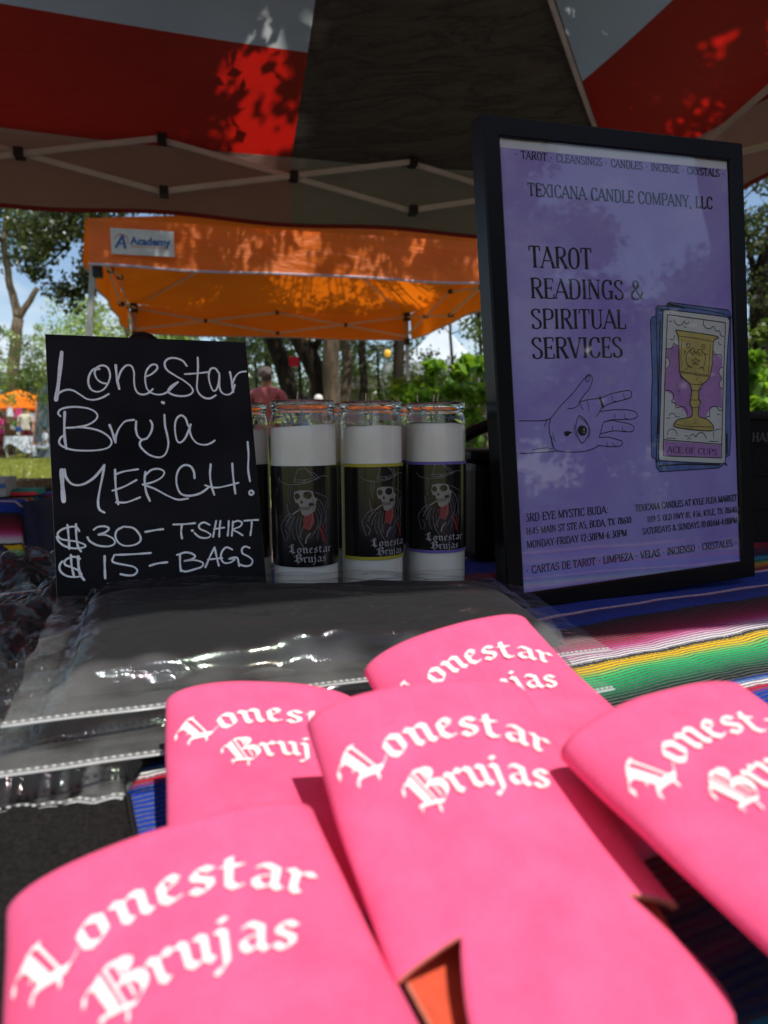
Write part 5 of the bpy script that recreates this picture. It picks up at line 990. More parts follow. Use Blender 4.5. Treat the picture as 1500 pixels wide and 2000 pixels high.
# ------------------------------------------------------------------ shirts in clear bags
def quadP(c, u, v):
    FL, FR, BR, BL_ = [Vector(q) for q in c]; return FL.lerp(FR, u).lerp(BL_.lerp(BR, u), v)
def shirt_bag(label, corners, th, ins, seed, zfront, group='shirts folded in clear bags', wr=.0035, tee='tee', txt=None, seam=True, nu=120, nv=80):
    cen = sum((Vector(c) for c in corners), Vector()) / 4; org = Vector((cen.x, cen.y, min(Vector(c).z for c in corners)))
    t = thing('bagged_shirt', label, 'bagged shirt', org, 0, group)
    l_, r_, f_, b_ = ins
    def env(u, v, p=3.0):
        a = max(0, 1 - abs(2 * u - 1) ** p); b = max(0, 1 - abs(2 * v - 1) ** p); return (a * b) ** .5
    # folded shirt
    def shp(u, v):
        uu = l_ + (1 - l_ - r_) * u; vv = f_ + (1 - f_ - b_) * v; p = quadP(corners, uu, vv)
        e = env(u, v, 9.0); return p + Vector((0, 0, .0015 + th * .86 * e + .0016 * noise.noise(Vector((u * 6, v * 5, seed))) * e + .0012 * noise.noise(Vector((u * 17, v * 3, seed + 3))) * e))
    mb = MB(); mb.grid(shp, 60, 40)
    mb.grid(lambda u, v: quadP(corners, l_ + (1 - l_ - r_) * (1 - u), f_ + (1 - f_ - b_) * v) + Vector((0, 0, .0012)), 2, 2)
    mb.V = [v - org for v in mb.V]; mb.build('folded_shirt', M[tee], t, True)
    # a second fold line of cloth on top
    def top(u, v):
        p = quadP(corners, u, v)
        su = (u - l_) / (1 - l_ - r_); sv = (v - f_) / (1 - f_ - b_); e = env(min(1, max(0, su)), min(1, max(0, sv)), 7) if 0 < su < 1 and 0 < sv < 1 else 0
        w = 0
        q = Vector((u * 5.5, v * 9, seed)); w += abs(noise.noise(q)) * 1.0 + abs(noise.noise(q * 2.3 + Vector((3, 1, 0)))) * .6 + abs(noise.noise(Vector((u * 3 + v * 8, v * 3 - u * 2, seed + 7)))) * 1.2
        edge = min(u, 1 - u, v, 1 - v) * 12; ed = min(1, edge)
        return p + Vector((0, 0, .003 + (th + .002) * e ** .8 + wr * (w - .3) * ed * (1.3 if e < .2 else .8)))
    def jit(u, v): return Vector((noise.noise(Vector((v * 7, seed, 1))) * .004 * (1 if u in (0, 1) else 0), noise.noise(Vector((u * 8, seed, 4))) * .003 * (1 if v in (0, 1) else 0), 0))
    mb = MB(); mb.grid(lambda u, v: top(u, v) + jit(u, v), nu, nv); mb.V = [v - org for v in mb.V]; o = mb.build('clear_bag', M['film'], t, True)
    at_ = o.data.attributes.new('margin', 'FLOAT', 'POINT')
    for i in range((nu + 1) * (nv + 1)):
        u, v = (i % (nu + 1)) / nu, (i // (nu + 1)) / nv
        lim = f_ * 1.2 + .09 * noise.noise(Vector((u * 4.5, seed, 0))) + .04 * noise.noise(Vector((u * 13, seed, 3)))
        a = min(1, max(0, (lim - v) / .03)); b = min(1, max(0, (l_ * .9 + .03 * noise.noise(Vector((v * 6, seed, 8))) - u) / .02)) * .6
        at_.data[i].value = max(a, b)
    if seam:
        mb = MB(); mb.grid(lambda u, v: top(u, 0) + jit(u, 0) + (quadP(corners, u, 0) - quadP(corners, u, .1)).normalized() * (.0045 * (v - .2)) + Vector((0, 0, .0006)), nu, 1); mb.V = [v - org for v in mb.V]; mb.build('seam', M['film_seam'], t, True)
        mb = MB(); L = (Vector(corners[1]) - Vector(corners[0])).length; nb = int(L / .0034)
        for k in range(nb):
            u = (k + .5) / nb; p = top(u, 0) + jit(u, 0) + (quadP(corners, u, 0) - quadP(corners, u, .1)).normalized() * .0012 + Vector((0, 0, .0009)) - org
            mb.ball(p, (.0011, .0008, .0006), 4)
        mb.build('seam_stitch', M['seam_dot'], t, True, kind='stuff')
        mb = MB(); mb.tube([top(k / 60, 0) + jit(k / 60, 0) + (quadP(corners, k / 60, 0) - quadP(corners, k / 60, .1)).normalized() * .0038 - org + Vector((0, 0, .0004)) for k in range(61)], .0006, 5); mb.build('bag_edge', M['seam_dot'], t, True)
    if txt:
        fn = lambda x_, y_, h: shp(x_, y_) - org + Vector((0, 0, h))
        ink = Ink(fn, 4e-4, 5e-6); u0, v0, us_, vs_ = txt
        s = 'Brujas'; w = bl_width(s)
        bl_text(ink, s, lambda x_, y_: (u0 + us_ * x_ / w, v0 + vs_ * y_), .27)
        ink.build('lettering', M['tee_print'], t)
    return t
M['seam_dot'] = film('sealed bead', milky=0.6, rough=0.15, bump=0.0)
M['tee_print'] = plain('grey shirt print', (0.16, 0.18, 0.20), 0.9)
def cz(lst): return [tuple(atz(px, py, TZ + h)) for px, py, h in lst]
shirt_bag('lowest bagged black shirt of the stack, its crumpled seam beside the black felt', cz([(-60, 1600, .004), (246, 1566, .004), (470, 1240, .004), (60, 1250, .004)]), .015, (.04, .05, .03, .04), 3, .004, wr=.006)
shirt_bag('bagged black shirt in the middle of the stack, its straight dotted seam between two others', cz([(-40, 1531, .020), (1196, 1352, .012), (1060, 1195, .020), (95, 1215, .020)]), .015, (.05, .05, .07, .04), 11, .02, wr=.0045)
shirt_bag('topmost bagged black shirt, reaching from the chalkboard foot to the picture frame', cz([(4, 1428, .036), (1188, 1276, .026), (1020, 1152, .040), (112, 1172, .040)]), .017, (.07, .07, .12, .05), 21, .03, wr=.0062, txt=(.37, .90, .10, .035))
# pile of crinkled bags past the stack
def crumpled(label, px, py, h, w, d, th, yaw, seed, mat='film2', tilt=0.0, fold=2):
    c = atz(px, py, TZ + h); t = thing('crumpled_bag', label, 'plastic bag', c - Vector((0, 0, th * .5)), yaw, 'crinkled plastic bags piled past the shirt stack')
    def f(u, v):
        x = (u - .5) * w; y = (v - .5) * d
        e = (max(0, 1 - abs(2 * u - 1) ** 2.5) * max(0, 1 - abs(2 * v - 1) ** 2.5)) ** .5
        q = Vector((u * 4, v * 4, seed)); rr = 1.3 * abs(noise.noise(q * .8)) + .7 * abs(noise.noise(q * 1.7)) + .10 * abs(noise.noise(q * 4.3))
        return Vector((x + .006 * noise.noise(q * 3), y + .006 * noise.noise(q * 3 + Vector((5, 0, 0))), th * e * .8 + .020 * (rr - .35) + tilt * y))
    mb = MB(); mb.grid(lambda u, v: f(.06 + .88 * u, .06 + .88 * v) - Vector((0, 0, .006)), 26, 20); mb.build('contents', M['tee'], t, True)
    mb = MB(); mb.grid(f, 90, 70); mb.grid(lambda u, v: Vector(((.5 - u) * w, (v - .5) * d, -th * .45 + tilt * (v - .5) * d)), 3, 3); mb.build('clear_film', M[mat], t, False)
crumpled('crinkled clear bag highest on the pile below the second table', 10, 1115, .045, .17, .11, .026, .35, 1, tilt=.05)
crumpled('flat clear bag slanting down towards the chalkboard foot', 30, 1200, .030, .14, .13, .024, -.3, 2, tilt=.1)
crumpled('dark crumpled bag wedged beneath the others at the picture border', -20, 1270, .020, .13, .12, .024, .2, 3)
crumpled('bright crinkled bag end beside the corner of the top shirt bag', -12, 1345, .024, .10, .10, .026, .9, 4, tilt=.1)
# black felt, its right side widened in place of blanket shadow
fc_ = cz([(-330, 2100, .004), (335, 1960, .004), (256, 1552, .004), (-120, 1575, .004)])
def felt():
    org = sum((Vector(c) for c in fc_), Vector()) / 4; org.z = TZ
    mb = MB(); 
    mb.grid(lambda u, v: quadP(fc_, u, v) - org + Vector((0, 0, .004 * (1 - max(abs(2 * u - 1), abs(2 * v - 1)) ** 12) + .0012 * noise.noise(Vector((u * 5, v * 5, 3))))), 40, 30)
    mb.grid(lambda u, v: quadP(fc_, 1 - u, v) - org - Vector((0, 0, .0025)), 2, 2)
    t = thing('felt_bag', 'flat black felt tote lying at the near corner under the shirt stack', 'tote bag', org)
    mb.build('panel', M['felt'], t, True)
    mb = MB(); mb.tube([quadP(fc_, .97, k / 20) - org + Vector((0, 0, .0045)) for k in range(21)], .0005, 4); mb.build('side_seam', M['tee'], t)
felt()

# ------------------------------------------------------------------ chalkboard
RBm = Matrix(((0.9256369364352465, -0.36510025193676404, -0.09948903428259118), (0.37841072383370356, 0.8921930998756452, 0.24657006632642992), (-0.0012593627054243081, -0.26588207643614986, 0.9640047382848165)))
tB = Vector((-0.2764394863620828, 0.5949228596040254, 1.0355161010670255))
BW, BH = .165, .2585
def chalkboard():
    foot_ = tB + RBm @ Vector((BW / 2, 0, -BH))
    t = thing('chalkboard', 'black chalkboard sign hand-lettered in white with shirt and bag prices', 'sign', foot_, 0, None, RBm)
    off = Vector((-BW / 2, 0, BH))
    mb = MB(); mb.box((0, .0022, BH / 2), (BW, .0036, BH), None, .0004); mb.build('edge', M['edgewood'], t)
    mb = MB(); mb.box((0, .0002, BH / 2), (BW - .0006, .0006, BH - .0006)); mb.build('panel', M['board'], t)
    ink = Ink(lambda x, z, h: Vector((x, -h, z)) + off, 2.5e-4, 4e-6)
    for row in CHALK:
        w = row[0] * 1.0e-3; P = [(a * 1e-4, b * 1e-4) for a, b in row[1:]]
        ink.stroke(P, lambda q, d, w=w: w * (1 + .13 * math.sin(q * 9 + w * 4000)), True, .0009)
    ink.build('handwriting', M['chalkink'], t)
    for k, (x, z) in enumerate([(.03, .235), (.14, .13), (.12, .02), (.06, .19), (.15, .22), (.02, .1)]):
        pass
    # hinged rear leg
    mb = MB(); mb.add([(-.03, .006, .16), (.03, .006, .16), (.05, .05, .004), (-.05, .05, .004), (-.03, .009, .16), (.03, .009, .16), (.05, .053, .004), (-.05, .053, .004)], [(0, 1, 2, 3), (7, 6, 5, 4), (0, 4, 5, 1), (1, 5, 6, 2), (2, 6, 7, 3), (3, 7, 4, 0)]); mb.build('rear_leg', M['board'], t)
chalkboard()
# round dark ornament standing behind the board, its rim shows above the edge
p = at(285, 683, .74)
t = thing('speaker', 'round dark speaker head peeking above the chalkboard top edge', 'speaker', (p.x, p.y, TZ))
h_ = p.z - TZ
mb = MB(); mb.lathe([(0.0, -.004), (.014, -.004), (.0165, 0), (.0165, .012), (.013, .018), (0, .018)], 28); mb.V = [Vector((v.x, -v.z, v.y)) + Vector((0, 0, h_)) for v in mb.V]; mb.build('head', M['black'], t, True)
mb = MB(); mb.lathe([(.008, -.0052), (.011, -.0062), (.013, -.0052)], 28); mb.V = [Vector((v.x, v.z, v.y)) + Vector((0, 0, h_)) for v in mb.V]; mb.build('ring', M['cardpurple'], t, True)
mb = MB(); mb.tube([(0, -.008, h_ - .015), (0, -.008, .01)], .004, 8); mb.lathe([(0, 0), (.035, 0), (.035, .006), (0, .008)], 24, (0, -.008, .001)); mb.build('stand', M['black'], t, True)

# ------------------------------------------------------------------ candles
def glass_mats():
    m, nt, n, l, b, o = new_mat('candle glass'); n.remove(b)
    gl = n.new('ShaderNodeBsdfGlass'); gl.inputs['IOR'].default_value = 1.5; gl.inputs['Roughness'].default_value = 0.0; gl.inputs['Color'].default_value = (.96, .975, .965, 1)
    noise_bump(nt, gl, 30, .12, .004, 2); l.new(gl.outputs[0], o.inputs['Surface']); M['glass'] = m
    m, nt, n, l, b, o = new_mat('thin candle glass'); n.remove(b)
    tr = n.new('ShaderNodeBsdfTransparent'); tr.inputs['Color'].default_value = (.95, .965, .955, 1); g_ = n.new('ShaderNodeBsdfGlossy'); g_.inputs['Roughness'].default_value = .03
    f = thin_fresnel(nt, 1.45); ms = n.new('ShaderNodeMixShader')
    l.new(f.outputs[0], ms.inputs['Fac']); l.new(tr.outputs[0], ms.inputs[1]); l.new(g_.outputs[0], ms.inputs[2]); l.new(ms.outputs[0], o.inputs['Surface']); M['thin_glass'] = m
    m, nt, n, l, b, o = new_mat('poster glazing'); n.remove(b)
    tr = n.new('ShaderNodeBsdfTransparent'); tr.inputs['Color'].default_value = (.93, .94, .94, 1); g_ = n.new('ShaderNodeBsdfGlossy'); g_.inputs['Roughness'].default_value = .025
    t = n.new('ShaderNodeTexCoord'); z = n.new('ShaderNodeTexNoise'); z.inputs['Scale'].default_value = 5; l.new(t.outputs['Object'], z.inputs['Vector']); bp = n.new('ShaderNodeBump'); bp.inputs['Strength'].default_value = .06; bp.inputs['Distance'].default_value = .01; l.new(z.outputs['Fac'], bp.inputs['Height']); l.new(bp.outputs[0], g_.inputs['Normal'])
    f = thin_fresnel(nt, 1.5); k = n.new('ShaderNodeMath'); k.operation = 'MULTIPLY'; k.inputs[1].default_value = 1.85; l.new(f.outputs[0], k.inputs[0]); ms = n.new('ShaderNodeMixShader')
    l.new(k.outputs[0], ms.inputs['Fac']); l.new(tr.outputs[0], ms.inputs[1]); l.new(g_.outputs[0], ms.inputs[2]); l.new(ms.outputs[0], o.inputs['Surface']); M['glazing'] = m
    m, nt, n, l, b, o = new_mat('white candle wax'); b.inputs['Roughness'].default_value = .5
    b.inputs['Subsurface Weight'].default_value = .25; b.inputs['Subsurface Radius'].default_value = (.012, .010, .008); b.inputs['Subsurface Scale'].default_value = 1.0
    t = n.new('ShaderNodeTexCoord'); z = n.new('ShaderNodeTexNoise'); z.inputs['Scale'].default_value = 18; z.inputs['Detail'].default_value = 6; l.new(t.outputs['Object'], z.inputs['Vector'])
    r = ramp(nt, [(.3, (.78, .73, .63)), (.7, (.95, .92, .84))], z.outputs['Fac']); l.new(r.outputs[0], b.inputs['Base Color']); noise_bump(nt, b, 45, .25, .002); M['wax'] = m
glass_mats()
M['label_black'] = plain('black candle label', (.010, .009, .010), .16, var=.2, scale=30, spec=.55)
M['bone'] = plain('printed bone', (.22, .205, .175), .5, var=.12, scale=60)
M['grey_art'] = plain('printed grey', (.085, .085, .09), .5, var=.3, scale=60)
M['grey_line'] = plain('printed light grey line', (.20, .20, .20), .5, var=.2)
M['red_art'] = plain('printed red', (.20, .018, .016), .5, var=.25, scale=60)
M['label_text'] = plain('printed silver lettering', (.30, .30, .30), .5)
M['lab_yellow'] = plain('yellow label border', (.42, .36, .015), .5); M['lab_purple'] = plain('purple label border', (.13, .095, .36), .5)
RO = .0295
def candle(label, x, y, rot, border, wax=.172, seed=0, art=True, wicks=((.0, .03),)):
    t = thing('jar_candle', label, 'candle', (x, y, TZ + .002), 0, 'tall glass jar candles with black labels')
    H = .194
    # moulded jar: outer wall, beaded rim, inner wall, thick base
    prof = [(0, 0), (RO - .004, 0), (RO - .001, .002), (RO, .006), (RO, .160), (RO, H - .020), (RO - .0006, H - .016), (RO - .0018, H - .012), (RO - .0022, H - .0085), (RO - .0008, H - .0055), (RO - .0005, H - .003), (RO - .0014, H - .0006), (RO - .0026, H), (RO - .0042, H - .001), (RO - .0046, H - .004), (RO - .0032, H - .012), (RO - .0026, H - .020), (RO - .0024, .160), (RO - .0024, .010), (RO - .006, .006), (0, .006)]
    mb = MB(); mb.lathe(prof, 64); o = mb.build('jar', [M['thin_glass'], M['glass']], t, True)
    for f in o.data.polygons:
        if f.center.z > .1705: f.material_index = 1
    # wax with a slightly dished, uneven top
    n = 48; rw = RO - .0009; mb = MB(); V = []
    ph = seed * 1.3
    rr = [(0, .0064)] + [(rw, .0064)] + [(rw, .0064 + (wax - .0064) * k / 8) for k in range(1, 8)]
    mb.lathe(rr, n)
    def topf(u, v):
        a = 2 * PI * u; r = rw * (1 - v); zz = wax + .0018 * math.sin(a + ph) + .001 * noise.noise(Vector((math.cos(a), math.sin(a), seed))) - .003 * (1 - (r / rw) ** 4) + (.0025 if v == 0 else 0)
        if v == 0: zz = wax + .0018 * math.sin(a + ph) + .0008 * noise.noise(Vector((math.cos(a) * 2, math.sin(a) * 2, seed)))
        return Vector((r * math.cos(a), r * math.sin(a), zz))
    mb.grid(lambda u, v: Vector((rw * math.cos(2 * PI * u), rw * math.sin(2 * PI * u), (.0064 + (wax - .0064) * 7 / 8) * (1 - v) + topf(u, 0).z * v)), n, 2)
    mb.grid(topf, n, 6); mb.build('wax', M['wax'], t, True)
    for (wx, wy) in wicks:
        P_ = [(wx * .2, 0, wax - .004), (wx * .3 + .001, .001, wax + .012), (wx * .9 - .0012, 0, wax + .022), (wx, .001, H + .008)]
        mb = MB(); mb.tube([Vector(p) + Vector((0, 0, 0)) for p in P_], .0008, 6); mb.build('wick', M['wick'], t, True)
    # label wrapped round the jar, printed face towards the camera, then turned
    fa = math.atan2(-y, -x) + rot; r0 = RO + .00025
    def cyl(ax, z, h): # ax: arc metres to the right as seen from the front
        a = fa + ax / RO; r = r0 + h; return Vector((r * math.cos(a), r * math.sin(a), z))
    z0, z1 = .050, .1375; hw_ = .0455
    def lab(u, v): return cyl((u - .5) * 2 * hw_, z0 + (z1 - z0) * v, 0)
    mb = MB(); mb.grid(lab, 60, 6); lo = mb.build('label', M['label_black'], t, True)
    if border:
        for nm, (a0, a1, c0, c1) in {'t': (-hw_, hw_, z1 - .0028, z1), 'b': (-hw_, hw_, z0, z0 + .0028), 'l': (-hw_, -hw_ + .0028, z0 + .0028, z1 - .0028), 'r': (hw_ - .0028, hw_, z0 + .0028, z1 - .0028)}.items():
            mb = MB(); mb.grid(lambda u, v: cyl(a0 + (a1 - a0) * u, c0 + (c1 - c0) * v, .00012), 50 if nm in 'tb' else 3, 2); mb.build('label_border', M[border], lo, True)
    if not art: return t
    s = .000118
    def fn(px, py, h): return cyl(RO * math.asin(max(-.98, min(.98, 0))) + (px - 345) * s, z0 + .0028 + (815 - py) * s + .0012, h)
    # 'Ink' keeps its own units here: drawing units of the label
    def K(lift=2.5e-4): return Ink(fn, lift, 4e-6)
    def st(ink, P, w): ink.stroke(P, w, True, 8)
    k = K(); 
    for P in ([(345, 720), (300, 640), (330, 560), (350, 500)],): st(k, P, 6)
    hair = [[(420, 300), (470, 320), (520, 350), (525, 420)], [(430, 340), (480, 390), (500, 470), (480, 560)], [(440, 380), (470, 450), (450, 540), (400, 600)], [(500, 370), (512, 470), (500, 600)], [(420, 440), (440, 520), (410, 600), (370, 640)],
            [(300, 470), (280, 540), (290, 620), (310, 660)], [(320, 480), (305, 560), (320, 640)], [(260, 520), (250, 590), (270, 650)], [(235, 240), (225, 300), (240, 380)], [(250, 250), (240, 330)], [(430, 400), (465, 500), (440, 590), (430, 650)], [(455, 360), (490, 430), (505, 530)]]
    for P in hair: st(k, P, 5)
    for P in ([(215, 385), (222, 440), (235, 470)], [(235, 455), (200, 480), (170, 520), (155, 550), (165, 600), (185, 655)], [(270, 480), (245, 520), (228, 572)], [(255, 470), (225, 500), (200, 545)], [(190, 575), (215, 610), (205, 650)], [(240, 450), (225, 500), (205, 510)]): st(k, P, 8)
    k.build('art_shading', M['grey_art'], lo)
    k = K(4e-4); k.poly([(350, 440), (405, 450), (413, 520), (372, 575), (338, 560), (330, 500)], 16); st(k, [(455, 570), (475, 620), (480, 660)], 14); st(k, [(470, 540), (490, 600), (495, 680)], 7); k.build('art_red', M['red_art'], lo)
    k = K(5e-4); k.poly([(272, 292), (312, 282), (372, 285), (404, 292), (413, 330), (435, 352), (424, 385), (421, 428), (398, 450), (350, 472), (325, 462), (316, 430), (306, 400), (300, 378), (280, 372), (268, 340)], 16)
    st(k, [(255, 458), (308, 422)], 9); st(k, [(345, 668), (355, 630), (380, 600)], 10)
    for j in range(8): k.disc((404 - j * 3 - .5 * (j - 4) ** 2 * .6, 462 + j * 15), 4.5, 4)
    k.build('art_skull', M['bone'], lo)
    k = K(6.5e-4); k.disc((293, 326), 20, 23); k.disc((366, 320), 32, 28); k.poly([(322, 348), (312, 378), (334, 376)]); k.disc((390, 388), 20, 14); st(k, [(308, 404), (345, 410), (386, 404)], 3); st(k, [(313, 420), (345, 425), (384, 418)], 3)
    for j in range(7): st(k, [(316 + j * 10, 405), (318 + j * 10, 421)], 2.2)
    st(k, [(400, 350), (412, 400), (400, 436)], 3); k.build('art_shadow', M['label_black'], lo)
    k = K(3e-4)
    for P in ([(135, 190), (165, 222), (210, 236), (275, 240), (350, 232), (420, 205), (480, 182), (532, 187)], [(270, 222), (285, 180), (298, 132), (330, 128), (352, 122), (385, 148), (420, 165), (458, 200)], [(355, 125), (395, 170), (440, 202)], [(272, 205), (340, 208), (420, 193)], [(270, 222), (340, 225), (440, 203)]): st(k, P, 3.2)
    k.disc((345, 213), 6); k.build('art_hat', M['grey_line'], lo)
    k = K(7e-4)
    for s_, xa, xb, yb, hh in (('Lonestar', 222, 545, 744, 40), ('Brujas', 262, 498, 812, 40)):
        w = bl_width(s_); bl_text(k, s_, lambda a, b, w=w, xa=xa, xb=xb, yb=yb, hh=hh: (xa + (xb - xa) * a / w, yb - hh * b), .22, .10, .05, .3)
    k.build('lettering', M['label_text'], lo)
    return t
candle('white jar candle with a plain black label, closest to the chalkboard edge', -.0712, .636, .0, None, .172, 1, wicks=((-.004, .0),))
candle('white jar candle whose black label has a yellow border, middle of the row', -.0115, .668, .46, 'lab_yellow', .170, 2, wicks=((.002, 0), (-.004, 0)))
candle('white jar candle with purple bands on its label, beside the picture frame', .0515, .702, .17, 'lab_purple', .173, 3, wicks=((-.001, 0), (.003, 0), (-.018, 0)))
candle('white jar candle half hidden behind the chalkboard side edge', -.1375, .672, -.2, None, .171, 4)
candle('white jar candle in the back row seen through the gap after the plain label', -.0455, .722, .2, 'lab_yellow', .172, 5, art=False)
candle('white jar candle in the back row seen through the gap before the purple bands', .0165, .757, .2, 'lab_purple', .171, 6, art=False)

# ------------------------------------------------------------------ framed poster
RFm = Matrix(((0.9372031330695701, -0.3440911786898591, -0.057022347482415435), (0.3462717573530561, 0.9375207220691151, 0.033922938413873394), (0.04178704852233693, -0.05153791263554077, 0.997796415175442)))
tF = Vector((0.24760085381139818, 0.71558639568345, 1.0143713166483939))
def poster():
    a, b, o_ = .135, .210, .0185
    t = thing('framed_poster', 'black framed purple poster for tarot readings standing on the blanket', 'poster', tF + RFm @ Vector((0, 0, -b - o_)), 0, None, RFm)
    up = Vector((0, 0, b + o_))
    prof = [(o_, .021), (o_, .0016), (o_ - .0016, 0), (.0016, 0), (0, .0016), (0, .011), (.006, .021)]
    def ring(w, y): return [Vector((-(a + w), y, b + w)), Vector((a + w, y, b + w)), Vector((a + w, y, -(b + w))), Vector((-(a + w), y, -(b + w)))]
    for k in range(4):
        mb = MB(); n = len(prof); V = []
        for w, y in prof:
            r = ring(w, y); p, q = r[k], r[(k + 1) % 4]; d = (q - p).normalized() * .00012; V += [p + d + up, q - d + up]
        mb.add(V, [(2 * i, 2 * ((i + 1) % n), 2 * ((i + 1) % n) + 1, 2 * i + 1) for i in range(n)] + [tuple(2 * i for i in range(n)), tuple(2 * i + 1 for i in reversed(range(n)))])
        mb.build('frame_bar', M['frame'], t)
    mb = MB(); mb.box(Vector((0, .0125, 0)) + up, (2 * a + .010, .003, 2 * b + .010)); mb.build('backing_board', M['black'], t)
    mb = MB(); mb.add([Vector((-.03, .022, .06)) + up, Vector((.03, .022, .06)) + up, Vector((.035, .13, -b - o_ + .005)) + up, Vector((-.035, .13, -b - o_ + .005)) + up, Vector((-.03, .026, .06)) + up, Vector((.03, .026, .06)) + up, Vector((.035, .134, -b - o_ + .005)) + up, Vector((-.035, .134, -b - o_ + .005)) + up], [(0, 1, 2, 3), (7, 6, 5, 4), (0, 4, 5, 1), (1, 5, 6, 2), (2, 6, 7, 3), (3, 7, 4, 0)]); mb.build('easel_leg', M['black'], t)
    # printed sheet
    m, nt, n, l, bb, o = new_mat('purple watercolour print'); bb.inputs['Roughness'].default_value = .7
    tcn = n.new('ShaderNodeTexCoord'); z = n.new('ShaderNodeTexNoise'); z.inputs['Scale'].default_value = 5.5; z.inputs['Detail'].default_value = 9; z.inputs['Roughness'].default_value = .62; z.inputs['Distortion'].default_value = .6; l.new(tcn.outputs['Object'], z.inputs['Vector'])
    r = ramp(nt, [(.30, (.27, .19, .60)), (.44, (.33, .265, .66)), (.56, (.37, .33, .71)), (.70, (.50, .48, .80))], z.outputs['Fac']); l.new(r.outputs[0], bb.inputs['Base Color'])
    mb = MB(); mb.box(Vector((0, .0052, 0)) + up, (2 * a + .004, .0012, 2 * b + .004)); sh = mb.build('sheet', M['paper'], t)
    mb = MB(); mb.box(Vector((0, .0043, -.0045)) + up, (2 * a + .002, .0005, 2 * b - .007)); pr = mb.build('print', m, t)
    fn = lambda x, z_, h: Vector((x * .972 + .0018, .0040 - h, z_)) + up
    ink = Ink(fn, 1e-4, 3e-6)
    for i, (txt, p, q, H) in enumerate(LINES[:-1]):
        x0, y0, x1 = p[0] * 1e-4, (p[1] + q[1]) * .5e-4, q[0] * 1e-4; big = H > 150
        k = Ink(fn, 1e-4, 3e-6)
        sf_text(k, txt, x0, y0, x1 - x0, H * 1e-4, .16 if big else .165, .062 if big else .095, .045)
        k.build('lettering', M['ink'], pr)
    k = Ink(fn, 1e-4, 4e-6)
    for row in HAND:
        P = [(x * 1e-4, y * 1e-4) for x, y in row[1:]]
        if row[0] == -1: k.poly(P)
        elif row[0] > 0: k.stroke(P, row[0] * .00100, True, .001)
    k.build('hand_drawing', M['ink'], pr)
    k = Ink(fn, 7e-4, 4e-6)
    for row in HAND:
        if row[0] == -2: k.poly([(x * 1e-4, y * 1e-4) for x, y in row[1:]])
    k.build('eye_glint', M['cardwhite'], pr)
    lay = {'blue': ('cardblue', 1.2e-4, 'card_back'), 'white': ('cardwhite', 3.2e-4, 'card_face'), 'purple': ('cardpurple', 4.2e-4, 'card_sky'), 'cloud': ('cardwhite', 5.0e-4, 'cloud'), 'banner': ('cardpurple', 5.2e-4, 'card_banner'), 'gold': ('gold', 9.0e-4, 'cup')}
    lines = [Ink(fn, 1.8e-4, 4e-6), Ink(fn, 6.0e-4, 4e-6), Ink(fn, 1.05e-3, 4e-6)]; stage = 0
    for row in CARD:
        key = row[0]; P = [(x * 1e-4, y * 1e-4) for x, y in row[1:]]
        if key in lay:
            kk = Ink(fn, lay[key][1], 4e-6); kk.poly(P); kk.build(lay[key][2], M[lay[key][0]], pr)
            if key == 'white': stage = 1
            if key == 'gold': stage = 2
        else: lines[stage].stroke(P, int(key[1:]) * 8.0e-5, len(P) < 9 or stage > 0, .0012)
    # stippled halo round the cup
    rr = random.Random(5); cx_, cz_ = .0735, -.030
    for _ in range(420):
        an = rr.uniform(0, 2 * PI); q = rr.uniform(0, 1) ** 1.5; x = cx_ + math.cos(an) * (.0125 + .009 * q); z_ = cz_ + math.sin(an) * (.028 + .012 * q)
        if -.068 < z_ < .010: lines[1].stroke([(x, z_), (x + rr.uniform(-.0009, .0009), z_ + rr.uniform(-.0007, .0007))], .00032, False, 1, False)
    for i, L_ in enumerate(lines): L_.build('card_linework', M['ink'], pr)
    # speckled edges of the cards behind
    k = Ink(fn, 2.4e-4, 2e-7)
    cb = [(x * 1e-4, y * 1e-4) for x, y in CARD[0][1:]]
    for _ in range(900):
        i = rr.randrange(len(cb)); p, q = Vector(cb[i]), Vector(cb[(i + 1) % len(cb)]); e = p.lerp(q, rr.random()); cc = Vector((.0745, -.0285)); e = e.lerp(cc, rr.uniform(.01, .11)); k.disc(e, .00022, .00022, 5)
    k.build('card_stipple', M['ink'], pr, 'stuff')
    txt, p, q, H = LINES[-1]
    k = Ink(fn, 7e-4, 4e-6); ang = math.atan2(q[1] - p[1], q[0] - p[0])
    kk = Ink(lambda x, y, h: fn(p[0] * 1e-4 + x * math.cos(ang) - y * math.sin(ang), p[1] * 1e-4 + x * math.sin(ang) + y * math.cos(ang), h), 7e-4, 4e-6)
    sf_text(kk, txt, 0, 0, math.hypot(q[0] - p[0], q[1] - p[1]) * 1e-4, H * 1e-4, .17, .06, .05); kk.build('lettering', M['ink'], pr)
    g_ = mesh('glazing', [Vector((sx * (a + .002), .0018, sz * (b + .002))) + up for sx, sz in ((-1, -1), (1, -1), (1, 1), (-1, 1))], [(0, 1, 2, 3)], M['glazing'], t)
M['paper'] = plain('white poster paper', (.74, .74, .77), .7, var=.03)
poster()
